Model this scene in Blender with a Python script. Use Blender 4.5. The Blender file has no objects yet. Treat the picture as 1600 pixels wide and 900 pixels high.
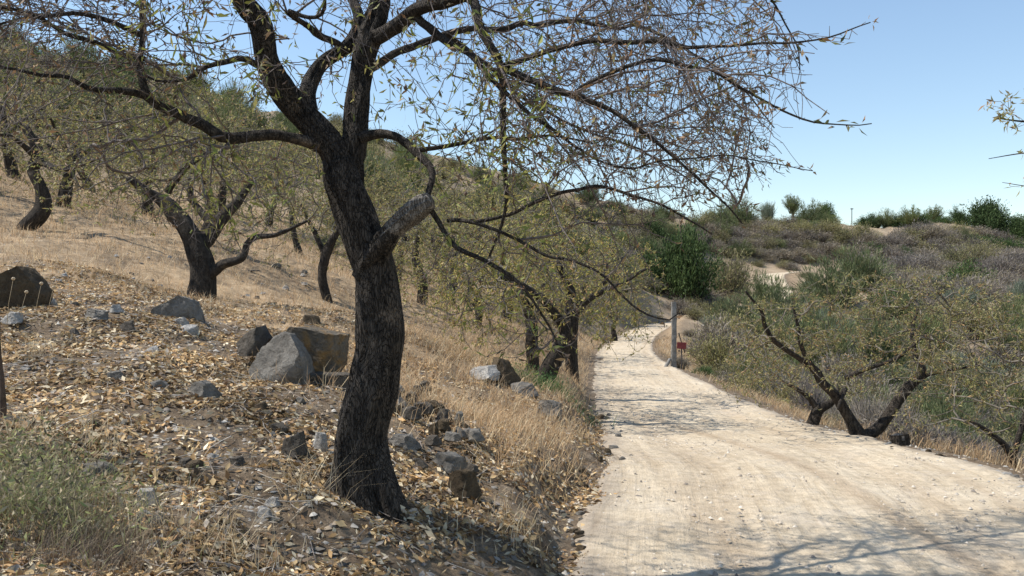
import bpy, math, numpy as np
from mathutils import Vector

# ------------------------------------------------------------------ camera, world, sun, exposure
SC = bpy.context.scene
COL = SC.collection
F = 1386.0          # focal length in photo pixels (1600 wide)
CAMZ = 1.6
HY = 480.0          # horizon row
cam = bpy.data.objects.new('camera', bpy.data.cameras.new('camera'))
COL.objects.link(cam); SC.camera = cam
cam.location = (0, 0, CAMZ); cam.rotation_euler = (math.radians(90), 0, 0)
cam.data.sensor_width = 36.0; cam.data.lens = 36.0 * F / 1600.0
cam.data.shift_y = (HY - 450.0) / 1600.0
cam.data.clip_start = 0.05; cam.data.clip_end = 2000

SUN_EL, SUN_AZ = math.radians(53), math.radians(-87)     # azimuth from +Y towards +X
world = bpy.data.worlds.new('World'); SC.world = world; world.use_nodes = True
wn = world.node_tree; wn.nodes.clear()
sky = wn.nodes.new('ShaderNodeTexSky'); sky.sky_type = 'NISHITA'; sky.sun_disc = False
sky.sun_elevation = SUN_EL; sky.sun_rotation = SUN_AZ
sky.air_density = 1.25; sky.dust_density = 0.15; sky.ozone_density = 1.6; sky.altitude = 300
bg = wn.nodes.new('ShaderNodeBackground'); bg.inputs[1].default_value = 0.138
wo = wn.nodes.new('ShaderNodeOutputWorld')
wn.links.new(sky.outputs[0], bg.inputs[0]); wn.links.new(bg.outputs[0], wo.inputs[0])
sl = bpy.data.lights.new('sun', 'SUN'); sl.energy = 4.6; sl.angle = math.radians(0.53); sl.color = (1.0, 0.955, 0.88)
sun = bpy.data.objects.new('sun', sl); COL.objects.link(sun)
sdir = Vector((math.cos(SUN_EL) * math.sin(SUN_AZ), math.cos(SUN_EL) * math.cos(SUN_AZ), math.sin(SUN_EL)))
sun.rotation_euler = sdir.to_track_quat('Z', 'Y').to_euler()
SC.view_settings.view_transform = 'Standard'; SC.view_settings.look = 'None'
SC.view_settings.exposure = 0.38; SC.view_settings.gamma = 1.0; SC.view_settings.use_curve_mapping = False
SC.cycles.max_bounces = 5; SC.cycles.diffuse_bounces = 3; SC.cycles.transmission_bounces = 2
SC.cycles.transparent_max_bounces = 4

rng = np.random.default_rng(11)

# ------------------------------------------------------------------ numpy noise
_perm = np.random.default_rng(5).random(65536)
def _h(ix, iy, iz):
    return _perm[(ix * 7349 + iy * 19349 + iz * 8347 + 1013) & 65535]
def vnoise(x, y, z=0.0):
    x = np.asarray(x, float); y = np.asarray(y, float); z = np.zeros_like(x) + z
    ix, iy, iz = np.floor(x).astype(np.int64), np.floor(y).astype(np.int64), np.floor(z).astype(np.int64)
    fx, fy, fz = x - ix, y - iy, z - iz
    fx, fy, fz = (f * f * (3 - 2 * f) for f in (fx, fy, fz))
    r = 0
    for a in (0, 1):
        for b in (0, 1):
            for c in (0, 1):
                r = r + _h(ix + a, iy + b, iz + c) * (fx if a else 1 - fx) * (fy if b else 1 - fy) * (fz if c else 1 - fz)
    return r * 2 - 1
def fbm(x, y, z=0.0, o=4):
    r = 0; a = 1.0; s = 1.0; n = 0
    for i in range(o):
        r = r + a * vnoise(np.asarray(x) * s + 17.3 * i, np.asarray(y) * s + 9.1 * i, np.asarray(z) * s + 3.7 * i); n += a; a *= .5; s *= 2.07
    return r / n
def sstep(a, b, x):
    t = np.clip((x - a) / (b - a), 0, 1); return t * t * (3 - 2 * t)

def P(px, py, d):
    return np.array([(px - 800.0) / F * d, d, CAMZ - (py - HY) / F * d])

# ------------------------------------------------------------------ terrain height
_pix = [(0,900,3.6),(200,900,3.8),(450,900,4.1),(700,900,4.6),(0,760,4.5),(200,760,4.8),(450,780,4.9),(590,792,5.2),(720,800,5.5),
 (860,780,6.6),(0,620,6.0),(250,620,6.3),(450,620,7.2),(660,650,7.5),(800,680,8.5),(0,490,8.5),(200,497,8.8),(400,535,9.0),(560,575,9.5),
 (700,625,9.8),(850,650,10.5),(0,440,11),(150,430,12),(315,470,13),(450,480,13),(560,495,13.5),(700,545,13),(800,585,13.5),(880,605,15),
 (50,360,18),(200,370,18),(330,385,19),(512,470,18),(465,400,24),(655,475,20),(760,500,22),(890,545,24),(900,540,31),
 (0,260,32),(200,300,34),(400,330,36),(600,380,36),(800,440,38),(950,495,44),
 (100,190,55),(400,260,55),(700,350,60),(900,400,65),(1000,455,72),
 (-150,60,75),(0,75,75),(200,105,80),(400,170,85),(620,235,95),(800,280,110),(950,318,120),(1080,350,130),
 (1100,500,60),(1062,472,80),(1030,470,78),(1110,470,84),(1140,455,92),(1200,485,72),(1350,468,70),(1500,475,65),(1600,485,60),(1250,412,110),(1400,405,110),(1600,405,110),
 (1200,352,150),(1280,352,150),(1330,364,150),(1400,354,145),(1500,354,145),(1600,355,140),(1750,355,140)]
_pts = [tuple(P(*p)) for p in _pix]
_pts += [(6.3,8,-.5),(8,8,-1.4),(6.2,12,-.75),(9,12,-2.0),(6.5,17,-.95),(9,18,-2.2),(12,12,-3),(7,25,-1.0),(10,26,-2.2),(16,22,-3.6),
 (8.5,36,-.9),(13,38,-2.0),(25,35,-3.6),(40,45,-2.5),(60,50,-1),(8,3,-1.2),(12,3,-2.6),(20,3,-4),
 (-10,-5,1.6),(-3,-3,.9),(0,-5,.4),(3,-5,0),(8,-5,-1),(20,-6,-3.5),(-30,0,5),(-30,15,8),(-60,40,18),(-9,3,1.2),(-6,6,1.35),(-10,9,2.2),(-14,14,3.6),
 (0,0,.12),(-1,2,.5),(-2.5,2,.62),(.2,3,.15),(-12,2,1.7),(-25,30,11),
 (-120,60,30),(-200,200,30),(-60,130,20),(0,180,12),(60,220,9),(-400,400,5),(400,400,0),(200,200,8),(400,0,-5),(-400,0,40),(0,-300,0),
 (-300,-300,30),(300,-300,-10),(120,100,6),(150,150,12),(0,420,0),(80,20,-4)]
_pts = np.array(_pts)
def _kern(r): return np.sqrt(r * r + 1.0)
_A = _kern(np.linalg.norm(_pts[:, None, :2] - _pts[None, :, :2], axis=2))
_n = len(_pts); _M = np.zeros((_n + 1, _n + 1)); _M[:_n, :_n] = _A + np.eye(_n) * 0.02 * -1; _M[:_n, _n] = 1; _M[_n, :_n] = 1
_w = np.linalg.solve(_M, np.append(_pts[:, 2], 0))
def rbf(x, y):
    s = x.shape; x = x.ravel(); y = y.ravel(); out = np.empty_like(x)
    for i in range(0, len(x), 20000):
        r = np.hypot(x[i:i+20000, None] - _pts[None, :, 0], y[i:i+20000, None] - _pts[None, :, 1])
        out[i:i+20000] = _kern(r) @ _w[:_n] + _w[_n]
    return out.reshape(s)

# road centreline: x, y, z, width
RD = np.array([(1.6,-8,.0,4.1),(1.9,-2,.0,4.1),(2.2,3,.0,4.1),(2.35,5.3,.0,4.1),(2.85,8.5,.0,4.0),(2.85,10.6,-.03,3.6),(2.95,14.7,-.2,3.2),(3.3,20.8,-.22,2.85),
 (3.9,29.4,-.2,2.4),(4.9,38,-.18,2.3),(6.7,48.5,-.1,2.3),(8.8,58,.1,2.4),(11.6,66.5,.35,2.5),(16.5,71.5,.7,2.8),(21.5,77,1.3,2.8),(26,86,2.5,2.9),(28.5,97,4.4,3.0),(31.5,106,5.6,3.0),(38,110.5,6.1,3.0),(45,112,6.3,3.0),(50,112,6.2,3),(60,115,7.0,3),(75,122,8.2,3)])
def _catmull(p, n=7):
    out = []
    for i in range(len(p) - 1):
        a, b, c, d = p[max(i-1, 0)], p[i], p[i+1], p[min(i+2, len(p)-1)]
        for k in range(n):
            t = k / n
            out.append(.5 * ((2*b) + (c-a)*t + (2*a-5*b+4*c-d)*t*t + (3*b-a-3*c+d)*t**3))
    out.append(p[-1]); return np.array(out)
RC = _catmull(RD)
_rt = np.gradient(RC[:, :2], axis=0); _rt /= np.linalg.norm(_rt, axis=1)[:, None]
_rn = np.stack([_rt[:, 1], -_rt[:, 0]], 1)              # pointing right of travel
_rs = np.concatenate([[0], np.cumsum(np.hypot(*np.diff(RC[:, :2], axis=0).T))])
def road_info(x, y):
    """signed offset from the centreline, road height, half width, run length"""
    s = x.shape; x = x.ravel(); y = y.ravel()
    off = np.empty_like(x); z = np.empty_like(x); w = np.empty_like(x); run = np.empty_like(x)
    a = RC[:-1, :2]; b = RC[1:, :2]; ab = b - a; L2 = (ab**2).sum(1)
    for i in range(0, len(x), 20000):
        p = np.stack([x[i:i+20000], y[i:i+20000]], 1)
        ap = p[:, None, :] - a[None]
        t = np.clip((ap * ab[None]).sum(2) / L2, 0, 1)
        q = ap - t[..., None] * ab[None]
        dd = (q**2).sum(2); k = dd.argmin(1); m = np.arange(len(p))
        tt = t[m, k]; sg = np.sign(q[m, k, 0] * _rn[k, 0] + q[m, k, 1] * _rn[k, 1])
        off[i:i+20000] = np.sqrt(dd[m, k]) * np.where(sg == 0, 1, sg)
        z[i:i+20000] = RC[k, 2] * (1-tt) + RC[k+1, 2] * tt
        w[i:i+20000] = (RC[k, 3] * (1-tt) + RC[k+1, 3] * tt) / 2
        run[i:i+20000] = _rs[k] * (1-tt) + _rs[k+1] * tt
    return tuple(v.reshape(s) for v in (off, z, w, run))
def H(x, y, detail=True):
    x = np.atleast_1d(np.asarray(x, float)); y = np.atleast_1d(np.asarray(y, float))
    g = rbf(x, y); r = np.hypot(x, y)
    off, rz, hw, run = road_info(x, y)
    far = sstep(15, 120, r)
    g = g + fbm(x * .7, y * .7, 2.0) * (.10 + .3 * far) + fbm(x * .12, y * .12, 7.) * (.25 * sstep(8, 30, r) + 1.6 * far)
    g = g + fbm(x * 3.1, y * 3.1, 5., 3) * .05
    left = off < 0
    edge = fbm(x * .9, y * .9, 9.) * .22 + fbm(x * 3.3, y * 3.3, 4.) * .09
    d = np.abs(off) - hw + edge
    wd = np.where(left, .55 + 3.2 * sstep(14, 32, r) + 12 * sstep(75, 100, r), 1.6 + 5 * sstep(60, 95, r))
    k = sstep(0, 1, (d + .08) / wd)
    return (rz - .055 + .045 * sstep(-.55, -.05, d)) * (1 - k) + g * k + np.where(left & (r < 40), 1, 0) * 4 * k * (1 - k) * (fbm(x * 2.6, y * 2.2, 14.) * .16 + fbm(x * 8, y * 8, 4., 2) * .03)
def H1(x, y): return float(H(np.array([x]), np.array([y]))[0])
def ground_px(px, py, lo=2.5, hi=260):
    """where the view ray through a photo point first meets the terrain beyond lo"""
    d = np.geomspace(lo, hi, 200)
    for _ in range(2):
        x = (px - 800) / F * d; z = CAMZ - (py - HY) / F * d
        h = H(x, d); k = np.argmax(z <= h)
        if z[k] > h[k]: k = len(d) - 1
        if _ == 0: d = np.linspace(d[max(k-1, 0)], d[k], 12)
    return np.array([x[k], d[k], h[k]])

# ------------------------------------------------------------------ mesh helpers
def mesh_np(name, V, faces, mat, parent=None, col=None, smooth=False):
    """faces: int array (n,3|4) or list of such arrays"""
    if not isinstance(faces, list): faces = [faces]
    me = bpy.data.meshes.new(name); V = np.asarray(V, np.float32)
    faces = [np.asarray(f) for f in faces if len(f)]
    tot = sum(len(f) for f in faces); lt = np.concatenate([np.full(len(f), f.shape[1]) for f in faces])
    li = np.concatenate([f.ravel() for f in faces])
    me.vertices.add(len(V)); me.vertices.foreach_set('co', V.ravel())
    me.loops.add(len(li)); me.loops.foreach_set('vertex_index', li.astype(np.int32))
    me.polygons.add(tot)
    me.polygons.foreach_set('loop_start', np.concatenate([[0], np.cumsum(lt)[:-1]]).astype(np.int32))
    me.polygons.foreach_set('loop_total', lt.astype(np.int32))
    if smooth: me.polygons.foreach_set('use_smooth', np.ones(tot, bool))
    if col is not None:
        c = np.ones((len(V), 4), np.float32); c[:, :3] = col
        at = me.color_attributes.new('Col', 'FLOAT_COLOR', 'POINT'); at.data.foreach_set('color', c.ravel())
    me.update(calc_edges=True); me.validate()
    if mat: me.materials.append(mat)
    o = bpy.data.objects.new(name, me); COL.objects.link(o)
    if parent: o.parent = parent
    return o
def tag(o, label=None, cat=None, group=None, kind=None):
    if label and len(label.replace('-', ' ').split()) > 14: print('LONG', len(label.split()), label)
    if label: o['label'] = label
    if cat: o['category'] = cat
    if group: o['group'] = group
    if kind: o['kind'] = kind
    return o
def empty(name, loc, rz=0):
    o = bpy.data.objects.new(name, None); COL.objects.link(o); o.location = tuple(loc); o.rotation_euler = (0, 0, rz); o.empty_display_size = .2
    return o
def copy_tree(o, parent=None):
    c = o.copy(); COL.objects.link(c); c.parent = parent
    for ch in [q for q in KIDS.get(o.name, [])]: copy_tree(ch, c)
    return c
KIDS = {}

class Geo:
    def __init__(s): s.V = []; s.Q = []; s.T = []; s.C = []; s.n = 0
    def add(s, V, Q=None, T=None, C=None):
        V = np.asarray(V, float); s.V.append(V)
        if Q is not None and len(Q): s.Q.append(np.asarray(Q) + s.n)
        if T is not None and len(T): s.T.append(np.asarray(T) + s.n)
        s.C.append(np.broadcast_to(np.asarray(C if C is not None else (1, 1, 1), float), (len(V), 3)))
        s.n += len(V)
    def build(s, name, mat, parent=None, smooth=False, off=None):
        V = np.concatenate(s.V)
        if off is not None: V = V - np.asarray(off)
        f = []
        if s.Q: f.append(np.concatenate(s.Q))
        if s.T: f.append(np.concatenate(s.T))
        return mesh_np(name, V, f, mat, parent, np.concatenate(s.C), smooth)

def tube(g, pts, rad, sides=6, col=None, rough=0.0, cap=True, rs=3.0, flute=0.0):
    pts = np.asarray(pts, float); rad = np.asarray(rad, float); n = len(pts)
    if n < 2: return
    t = np.gradient(pts, axis=0); t /= (np.linalg.norm(t, axis=1)[:, None] + 1e-9)
    u = np.zeros((n, 3)); ref = np.array([0, 1., 0]) if abs(t[0, 1]) < .9 else np.array([1., 0, 0])
    v0 = ref - t[0] * (ref @ t[0]); u[0] = v0 / np.linalg.norm(v0)
    for i in range(1, n):
        q = u[i-1] - t[i] * (u[i-1] @ t[i]); u[i] = q / (np.linalg.norm(q) + 1e-9)
    w = np.cross(t, u)
    a = np.arange(sides) * 2 * math.pi / sides
    R = rad[:, None] * np.ones(sides)[None]
    if rough > 0:
        L = np.concatenate([[0], np.cumsum(np.linalg.norm(np.diff(pts, axis=0), axis=1))])
        s0 = rs / max(rad.max(), .01) * .35
        A, LL = np.meshgrid(a, L); seed = pts[0].sum() * 3
        R = R * (1 + rough * fbm(np.cos(A) * 1.6 + seed, np.sin(A) * 1.6, LL * s0 * .5, 3) * 1.6
                 + flute * vnoise(np.cos(A) * 4.5 + seed, np.sin(A) * 4.5, LL * s0 * .12))
    V = pts[:, None] + R[..., None] * (np.cos(a)[None, :, None] * u[:, None] + np.sin(a)[None, :, None] * w[:, None])
    V = V.reshape(-1, 3)
    i, j = np.meshgrid(np.arange(n-1), np.arange(sides), indexing='ij'); j2 = (j+1) % sides
    Q = np.stack([i*sides+j, i*sides+j2, (i+1)*sides+j2, (i+1)*sides+j], -1).reshape(-1, 4)
    T = None
    if cap:
        V = np.vstack([V, pts[-1] + t[-1] * rad[-1] * .4]); k = np.arange(sides); b = (n-1)*sides
        T = np.stack([b+k, b+(k+1) % sides, np.full(sides, n*sides)], 1)
    g.add(V, Q, T, col)

def smooth_path(p, step=.06, jit=0.0, rg=rng):
    """p rows: x,y,z,r -> dense catmull path"""
    p = np.asarray(p, float); q = _catmull(p, 10)
    L = np.concatenate([[0], np.cumsum(np.linalg.norm(np.diff(q[:, :3], axis=0), axis=1))])
    m = max(3, int(L[-1] / step) + 1); s = np.linspace(0, L[-1], m)
    r = np.stack([np.interp(s, L, q[:, k]) for k in range(4)], 1)
    if jit > 0:
        ph = rg.random(3) * 50
        env = np.sin(np.linspace(0, 1, m) * math.pi)[:, None]**.5
        r[:, :3] += env * jit * np.stack([vnoise(s * 2.2 / 1 + ph[k], s * 0 + k) + .5 * vnoise(s * 6 + ph[k], s * 0 + k) for k in range(3)], 1)
    return r

def unit(v): return v / (np.linalg.norm(v, axis=-1, keepdims=True) + 1e-9)
def leaves(g, pos, dirs, length, width, cols, rg, fold=.25):
    """one folded lance-shaped quad per leaf"""
    n = len(pos); 
    if n == 0: return
    d = unit(dirs); r = unit(rg.normal(size=(n, 3))); s = unit(np.cross(d, r)); nn = np.cross(s, d)
    L = np.broadcast_to(length, n)[:, None]; W = np.broadcast_to(width, n)[:, None]
    a = pos; tip = pos + d * L - nn * L * .12
    b = pos + d * L * .45 + s * W * .5 + nn * W * fold; c = pos + d * L * .45 - s * W * .5 + nn * W * fold
    V = np.stack([a, b, tip, c], 1).reshape(-1, 3)
    Q = np.arange(n * 4).reshape(-1, 4)
    g.add(V, Q, None, np.repeat(cols, 4, 0))
def pick(cols, n, rg, var=.15, w=None):  # random choice from a palette
    c = np.array(cols, float); k = rg.choice(len(c), n, p=w)
    return np.clip(c[k] * (1 + var * rg.normal(size=(n, 1))), .01, .95)

# ------------------------------------------------------------------ materials
def nodes(name):
    m = bpy.data.materials.new(name); m.use_nodes = True; nt = m.node_tree; nt.nodes.clear()
    o = nt.nodes.new('ShaderNodeOutputMaterial'); return m, nt, o
def N(nt, t, **kw):
    n = nt.nodes.new(t)
    for k, v in kw.items():
        if k in n.inputs: n.inputs[k].default_value = v
        else: setattr(n, k, v)
    return n
def coords(nt, scale=(1, 1, 1), kind='Object'):
    tc = N(nt, 'ShaderNodeTexCoord'); mp = N(nt, 'ShaderNodeMapping'); mp.inputs['Scale'].default_value = scale
    nt.links.new(tc.outputs[kind], mp.inputs[0]); return mp.outputs[0]
def noise(nt, vec, scale, detail=6, rough=.6, dist=0):
    n = N(nt, 'ShaderNodeTexNoise'); n.inputs['Scale'].default_value = scale; n.inputs['Detail'].default_value = detail
    n.inputs['Roughness'].default_value = rough; n.inputs['Distortion'].default_value = dist
    nt.links.new(vec, n.inputs['Vector']); return n.outputs['Fac']
def ramp(nt, fac, stops):
    r = N(nt, 'ShaderNodeValToRGB'); e = r.color_ramp.elements
    while len(e) > 1: e.remove(e[-1])
    e[0].position = stops[0][0]; e[0].color = (*stops[0][1], 1)
    for p, c in stops[1:]: k = e.new(p); k.color = (*c, 1)
    nt.links.new(fac, r.inputs[0]); return r.outputs[0]
def mixc(nt, f, a, b, mode='MIX'):
    m = N(nt, 'ShaderNodeMix'); m.data_type = 'RGBA'; m.blend_type = mode
    for i, v in ((0, f), (6, a), (7, b)):
        if hasattr(v, 'is_linked') or hasattr(v, 'links'): nt.links.new(v, m.inputs[i])
        else: m.inputs[i].default_value = v if i == 0 else (*v, 1)
    return m.outputs[2]
def bump(nt, h, strength, dist, prev=None):
    b = N(nt, 'ShaderNodeBump'); b.inputs['Strength'].default_value = strength; b.inputs['Distance'].default_value = dist
    nt.links.new(h, b.inputs['Height'])
    if prev is not None: nt.links.new(prev, b.inputs['Normal'])
    return b.outputs[0]
def princ(nt, o, col, rough=.9, normal=None, spec=.25):
    p = N(nt, 'ShaderNodeBsdfPrincipled'); p.inputs['Roughness'].default_value = rough
    p.inputs['Specular IOR Level'].default_value = spec
    if hasattr(col, 'links'): nt.links.new(col, p.inputs['Base Color'])
    else: p.inputs['Base Color'].default_value = (*col, 1)
    if normal is not None: nt.links.new(normal, p.inputs['Normal'])
    nt.links.new(p.outputs[0], o.inputs[0]); return p
def attr(nt, name='Col'):
    a = N(nt, 'ShaderNodeVertexColor'); a.layer_name = name; return a.outputs[0]

def mat_leaf(name, trans=.3, rough=.6, tint=(1, 1, 1), var=.25):
    m, nt, o = nodes(name)
    c = attr(nt)
    oi = N(nt, 'ShaderNodeObjectInfo')
    c2 = mixc(nt, 1.0, c, tint, 'MULTIPLY')
    r = ramp(nt, oi.outputs['Random'], [(0, (1-var, 1-var, 1-var*.8)), (.5, (1, 1, 1)), (1, (1+var*.6, 1+var*.5, 1))])
    c3 = mixc(nt, 1.0, c2, r, 'MULTIPLY')
    p = N(nt, 'ShaderNodeBsdfPrincipled', Roughness=rough); p.inputs['Specular IOR Level'].default_value = .25
    nt.links.new(c3, p.inputs['Base Color'])
    t = N(nt, 'ShaderNodeBsdfTranslucent'); nt.links.new(c3, t.inputs[0])
    mx = N(nt, 'ShaderNodeMixShader'); mx.inputs[0].default_value = trans
    nt.links.new(p.outputs[0], mx.inputs[1]); nt.links.new(t.outputs[0], mx.inputs[2]); nt.links.new(mx.outputs[0], o.inputs[0])
    return m
def mat_bark(name, dark, light, scale=1.0, b=.012, zs=.28, lichen=0.6):
    m, nt, o = nodes(name)
    v = coords(nt, (scale, scale, scale * zs)); v2 = coords(nt, (scale,) * 3)
    vo = N(nt, 'ShaderNodeTexVoronoi'); vo.feature = 'DISTANCE_TO_EDGE'; vo.inputs['Scale'].default_value = 75
    nd = N(nt, 'ShaderNodeTexNoise'); nd.inputs['Scale'].default_value = 9; nt.links.new(v, nd.inputs['Vector'])
    ad = N(nt, 'ShaderNodeVectorMath'); ad.operation = 'MULTIPLY_ADD'; ad.inputs[1].default_value = (.12, .12, .12)
    nt.links.new(nd.outputs['Color'], ad.inputs[0]); nt.links.new(v, ad.inputs[2]); nt.links.new(ad.outputs[0], vo.inputs['Vector'])
    n1 = noise(nt, v, 30, 8, .7); n2 = noise(nt, v2, 5, 5, .6); n3 = noise(nt, v2, 60, 4, .6)
    c = ramp(nt, n1, [(.35, dark), (.62, tuple((a*.5+b_*.5) for a, b_ in zip(dark, light))), (.8, light)])
    pl = ramp(nt, vo.outputs[0], [(0, (.5, .48, .45)), (.09, (1, 1, 1))])
    c = mixc(nt, .85, c, pl, 'MULTIPLY')
    lm = ramp(nt, n2, [(.60, (0, 0, 0)), (.72, (lichen,) * 3)])
    c = mixc(nt, lm, c, (.27, .215, .16))
    h1 = ramp(nt, vo.outputs[0], [(0, (0, 0, 0)), (.16, (1, 1, 1))])
    nb = bump(nt, h1, 1.0, b); nb = bump(nt, n1, .8, b * .7, nb); nb = bump(nt, n3, .4, .003, nb)
    princ(nt, o, c, .88, nb, .2); return m
def mat_simple(name, c1, c2, scale=8, rough=.9, bs=.5, bd=.01, c3=None):
    m, nt, o = nodes(name); v = coords(nt)
    n1 = noise(nt, v, scale, 8, .65); n2 = noise(nt, v, scale * 6, 5, .6)
    st = [(.35, c1), (.65, c2)] + ([(.74, c3)] if c3 else [])
    c = ramp(nt, n1, st)
    c = mixc(nt, .35, c, ramp(nt, n2, [(.3, (.55,) * 3), (.7, (1.25,) * 3)]), 'MULTIPLY')
    nb = bump(nt, n1, bs, bd); nb = bump(nt, n2, bs, bd * .3, nb)
    princ(nt, o, c, rough, nb); return m

M_main_bark = mat_bark('charcoal_bark', (.018, .016, .014), (.16, .135, .11), 1.0, .022)
M_bark = mat_bark('dark_bark', (.028, .023, .019), (.17, .14, .11), 1.0, .015)
M_limb = mat_bark('limb_bark', (.03, .025, .021), (.17, .145, .12), 1.4, .010)
M_twig = mat_simple('twig_bark', (.085, .068, .06), (.20, .165, .145), 30, .8, .3, .002)
M_twig2 = mat_simple('grey_twig_bark', (.10, .088, .07), (.22, .19, .15), 12, .85, .3, .002)
M_deadwood = mat_bark('weathered_deadwood', (.10, .085, .07), (.46, .43, .39), 1.0, .01, .12, 0)
M_leaf = mat_leaf('almond_leaf', .35, .55)
M_litter = mat_leaf('dry_leaf_litter', .15, .7, var=0)
M_straw = mat_leaf('dry_straw', .3, .7, var=0)
M_scrub = mat_leaf('scrub_leaf', .25, .75)
M_stone = mat_leaf('loose_gravel', 0, .9, var=0)

# rock material: facets, lichen patches
def mat_rock(name, a, b, lich=None, amt=.62):
    m, nt, o = nodes(name); v = coords(nt)
    n1 = noise(nt, v, 5, 8, .65, .3); n2 = noise(nt, v, 34, 8, .7); n3 = noise(nt, v, 4.2, 4, .6, 1.)
    c = ramp(nt, n1, [(.3, a), (.7, b)])
    c = mixc(nt, .6, c, ramp(nt, n2, [(.3, (.5, .49, .48)), (.7, (1.3, 1.3, 1.3))]), 'MULTIPLY')
    if lich: c = mixc(nt, ramp(nt, n3, [(amt, (0, 0, 0)), (amt + .22, (.8,) * 3)]), c, lich)
    nb = bump(nt, n1, 1., .09); nb = bump(nt, n2, 1., .022, nb)
    princ(nt, o, c, .92, nb, .15); return m
M_r_grey = mat_rock('grey_schist', (.125, .112, .095), (.34, .315, .275), (.36, .22, .08), .66)
M_r_dark = mat_rock('dark_schist', (.065, .056, .046), (.19, .165, .135))
M_r_ochre = mat_rock('ochre_lichen_rock', (.10, .085, .065), (.24, .20, .15), (.40, .22, .06), .46)
M_r_brown = mat_rock('brown_rock', (.06, .045, .03), (.16, .12, .075), (.22, .15, .05), .6)
M_r_white = mat_rock('pale_quartz', (.30, .28, .25), (.60, .57, .52))

# ground material (zone attribute: r litter mound, g straw hillside, b far scrub soil)
def mat_ground():
    m, nt, o = nodes('dry_hillside_soil'); v = coords(nt)
    z = attr(nt); sp = N(nt, 'ShaderNodeSeparateColor'); nt.links.new(z, sp.inputs[0])
    n1 = noise(nt, v, .9, 8, .65); n2 = noise(nt, v, 7, 8, .7); n3 = noise(nt, v, 45, 6, .7); n4 = noise(nt, v, .16, 6, .6)
    soil = ramp(nt, n2, [(.3, (.11, .08, .055)), (.55, (.21, .16, .11)), (.75, (.31, .26, .20))])
    straw = ramp(nt, n2, [(.3, (.31, .215, .125)), (.55, (.47, .345, .215)), (.75, (.57, .455, .31))])
    straw = mixc(nt, ramp(nt, n1, [(.42, (0, 0, 0)), (.62, (.8,) * 3)]), straw, soil)
    far = ramp(nt, n4, [(.35, (.20, .16, .115)), (.55, (.35, .27, .185)), (.7, (.45, .355, .245))])
    c = mixc(nt, sp.outputs[1], soil, straw)
    c = mixc(nt, sp.outputs[2], c, far)
    c = mixc(nt, .8, c, ramp(nt, n3, [(.3, (.6, .58, .56)), (.7, (1.35, 1.33, 1.3))]), 'MULTIPLY')
    nb = bump(nt, n2, .9, .05); nb = bump(nt, n3, .9, .015, nb)
    princ(nt, o, c, .95, nb, .1); return m
def mat_road():
    m, nt, o = nodes('pale_dirt_road'); v = coords(nt)
    a = attr(nt); sp = N(nt, 'ShaderNodeSeparateColor'); nt.links.new(a, sp.inputs[0])
    n1 = noise(nt, v, .8, 8, .6, .4); n2 = noise(nt, v, 9, 8, .7); n3 = noise(nt, v, 70, 5, .7); n4 = noise(nt, v, 2.2, 8, .75, 1.)
    c = ramp(nt, n1, [(.3, (.50, .405, .285)), (.5, (.575, .475, .34)), (.7, (.635, .54, .405))])
    c = mixc(nt, ramp(nt, n4, [(.5, (0, 0, 0)), (.72, (.7,) * 3)]), c, (.45, .395, .33))
    c = mixc(nt, sp.outputs[0], c, (.36, .265, .175))       # fine packed wheel track
    c = mixc(nt, sp.outputs[1], c, (.33, .275, .215))         # stony verge
    c = mixc(nt, .75, c, ramp(nt, n2, [(.3, (.68, .66, .64)), (.6, (1.12, 1.12, 1.12))]), 'MULTIPLY')
    c = mixc(nt, .4, c, ramp(nt, n3, [(.3, (.65, .64, .62)), (.6, (1.12, 1.12, 1.12))]), 'MULTIPLY')
    ra = N(nt, 'ShaderNodeAttribute'); ra.attribute_name = 'road_coord'
    mp = N(nt, 'ShaderNodeMapping'); mp.inputs['Scale'].default_value = (5.5, .35, 1); nt.links.new(ra.outputs['Vector'], mp.inputs[0])
    n5 = noise(nt, mp.outputs[0], 1.6, 7, .65, .5)
    c = mixc(nt, .8, c, ramp(nt, n5, [(.25, (.76, .72, .67)), (.5, (1, 1, 1)), (.7, (1.08, 1.08, 1.08))]), 'MULTIPLY')
    vo = N(nt, 'ShaderNodeTexVoronoi'); vo.inputs['Scale'].default_value = 38; nt.links.new(v, vo.inputs['Vector'])
    peb = ramp(nt, vo.outputs['Distance'], [(0, (1, 1, 1)), (.28, (0, 0, 0))])
    nb = bump(nt, n4, .7, .05); nb = bump(nt, n5, .8, .025, nb); nb = bump(nt, n2, .7, .016, nb); nb = bump(nt, n3, .7, .007, nb); nb = bump(nt, peb, .35, .006, nb)
    princ(nt, o, c, .95, nb, .1); return m
M_ground = mat_ground(); M_road = mat_road()

# ------------------------------------------------------------------ ground sheet
def zones(x, y):
    off, rz, hw, run = road_info(x, y)
    r = np.hypot(x, y)
    left = sstep(.1, 1.0, -off - hw)
    litter = left * (1 - sstep(8.6, 10.2, y + .25 * x + fbm(x, y) * 1.0)) * (1 - sstep(-1.2, .6, (x + 1.0) + (y - 7) * -.25 + fbm(x * 2, y * 2) * .4) * sstep(6.5, 7.5, y))
    far = np.clip(sstep(30, 60, r) * left + (off > 0) * sstep(.6, 2.5, off - hw), 0, 1)
    straw = np.clip(left * (1 - litter), 0, 1) * (1 - far * .6)
    straw = np.clip(straw + .55 * sstep(0, .8, off - hw) * (1 - sstep(1.2, 3.0, off - hw)) , 0, 1)
    return litter, straw, far
rad = np.concatenate([[0.0], np.geomspace(.8, 620, 430)])
th = np.radians(np.concatenate([np.linspace(-180, -60, 50)[:-1], np.linspace(-60, -34, 50)[:-1], np.linspace(-34, 34, 520)[:-1], np.linspace(34, 60, 50)[:-1], np.linspace(60, 180, 50)[:-1]]))
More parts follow.
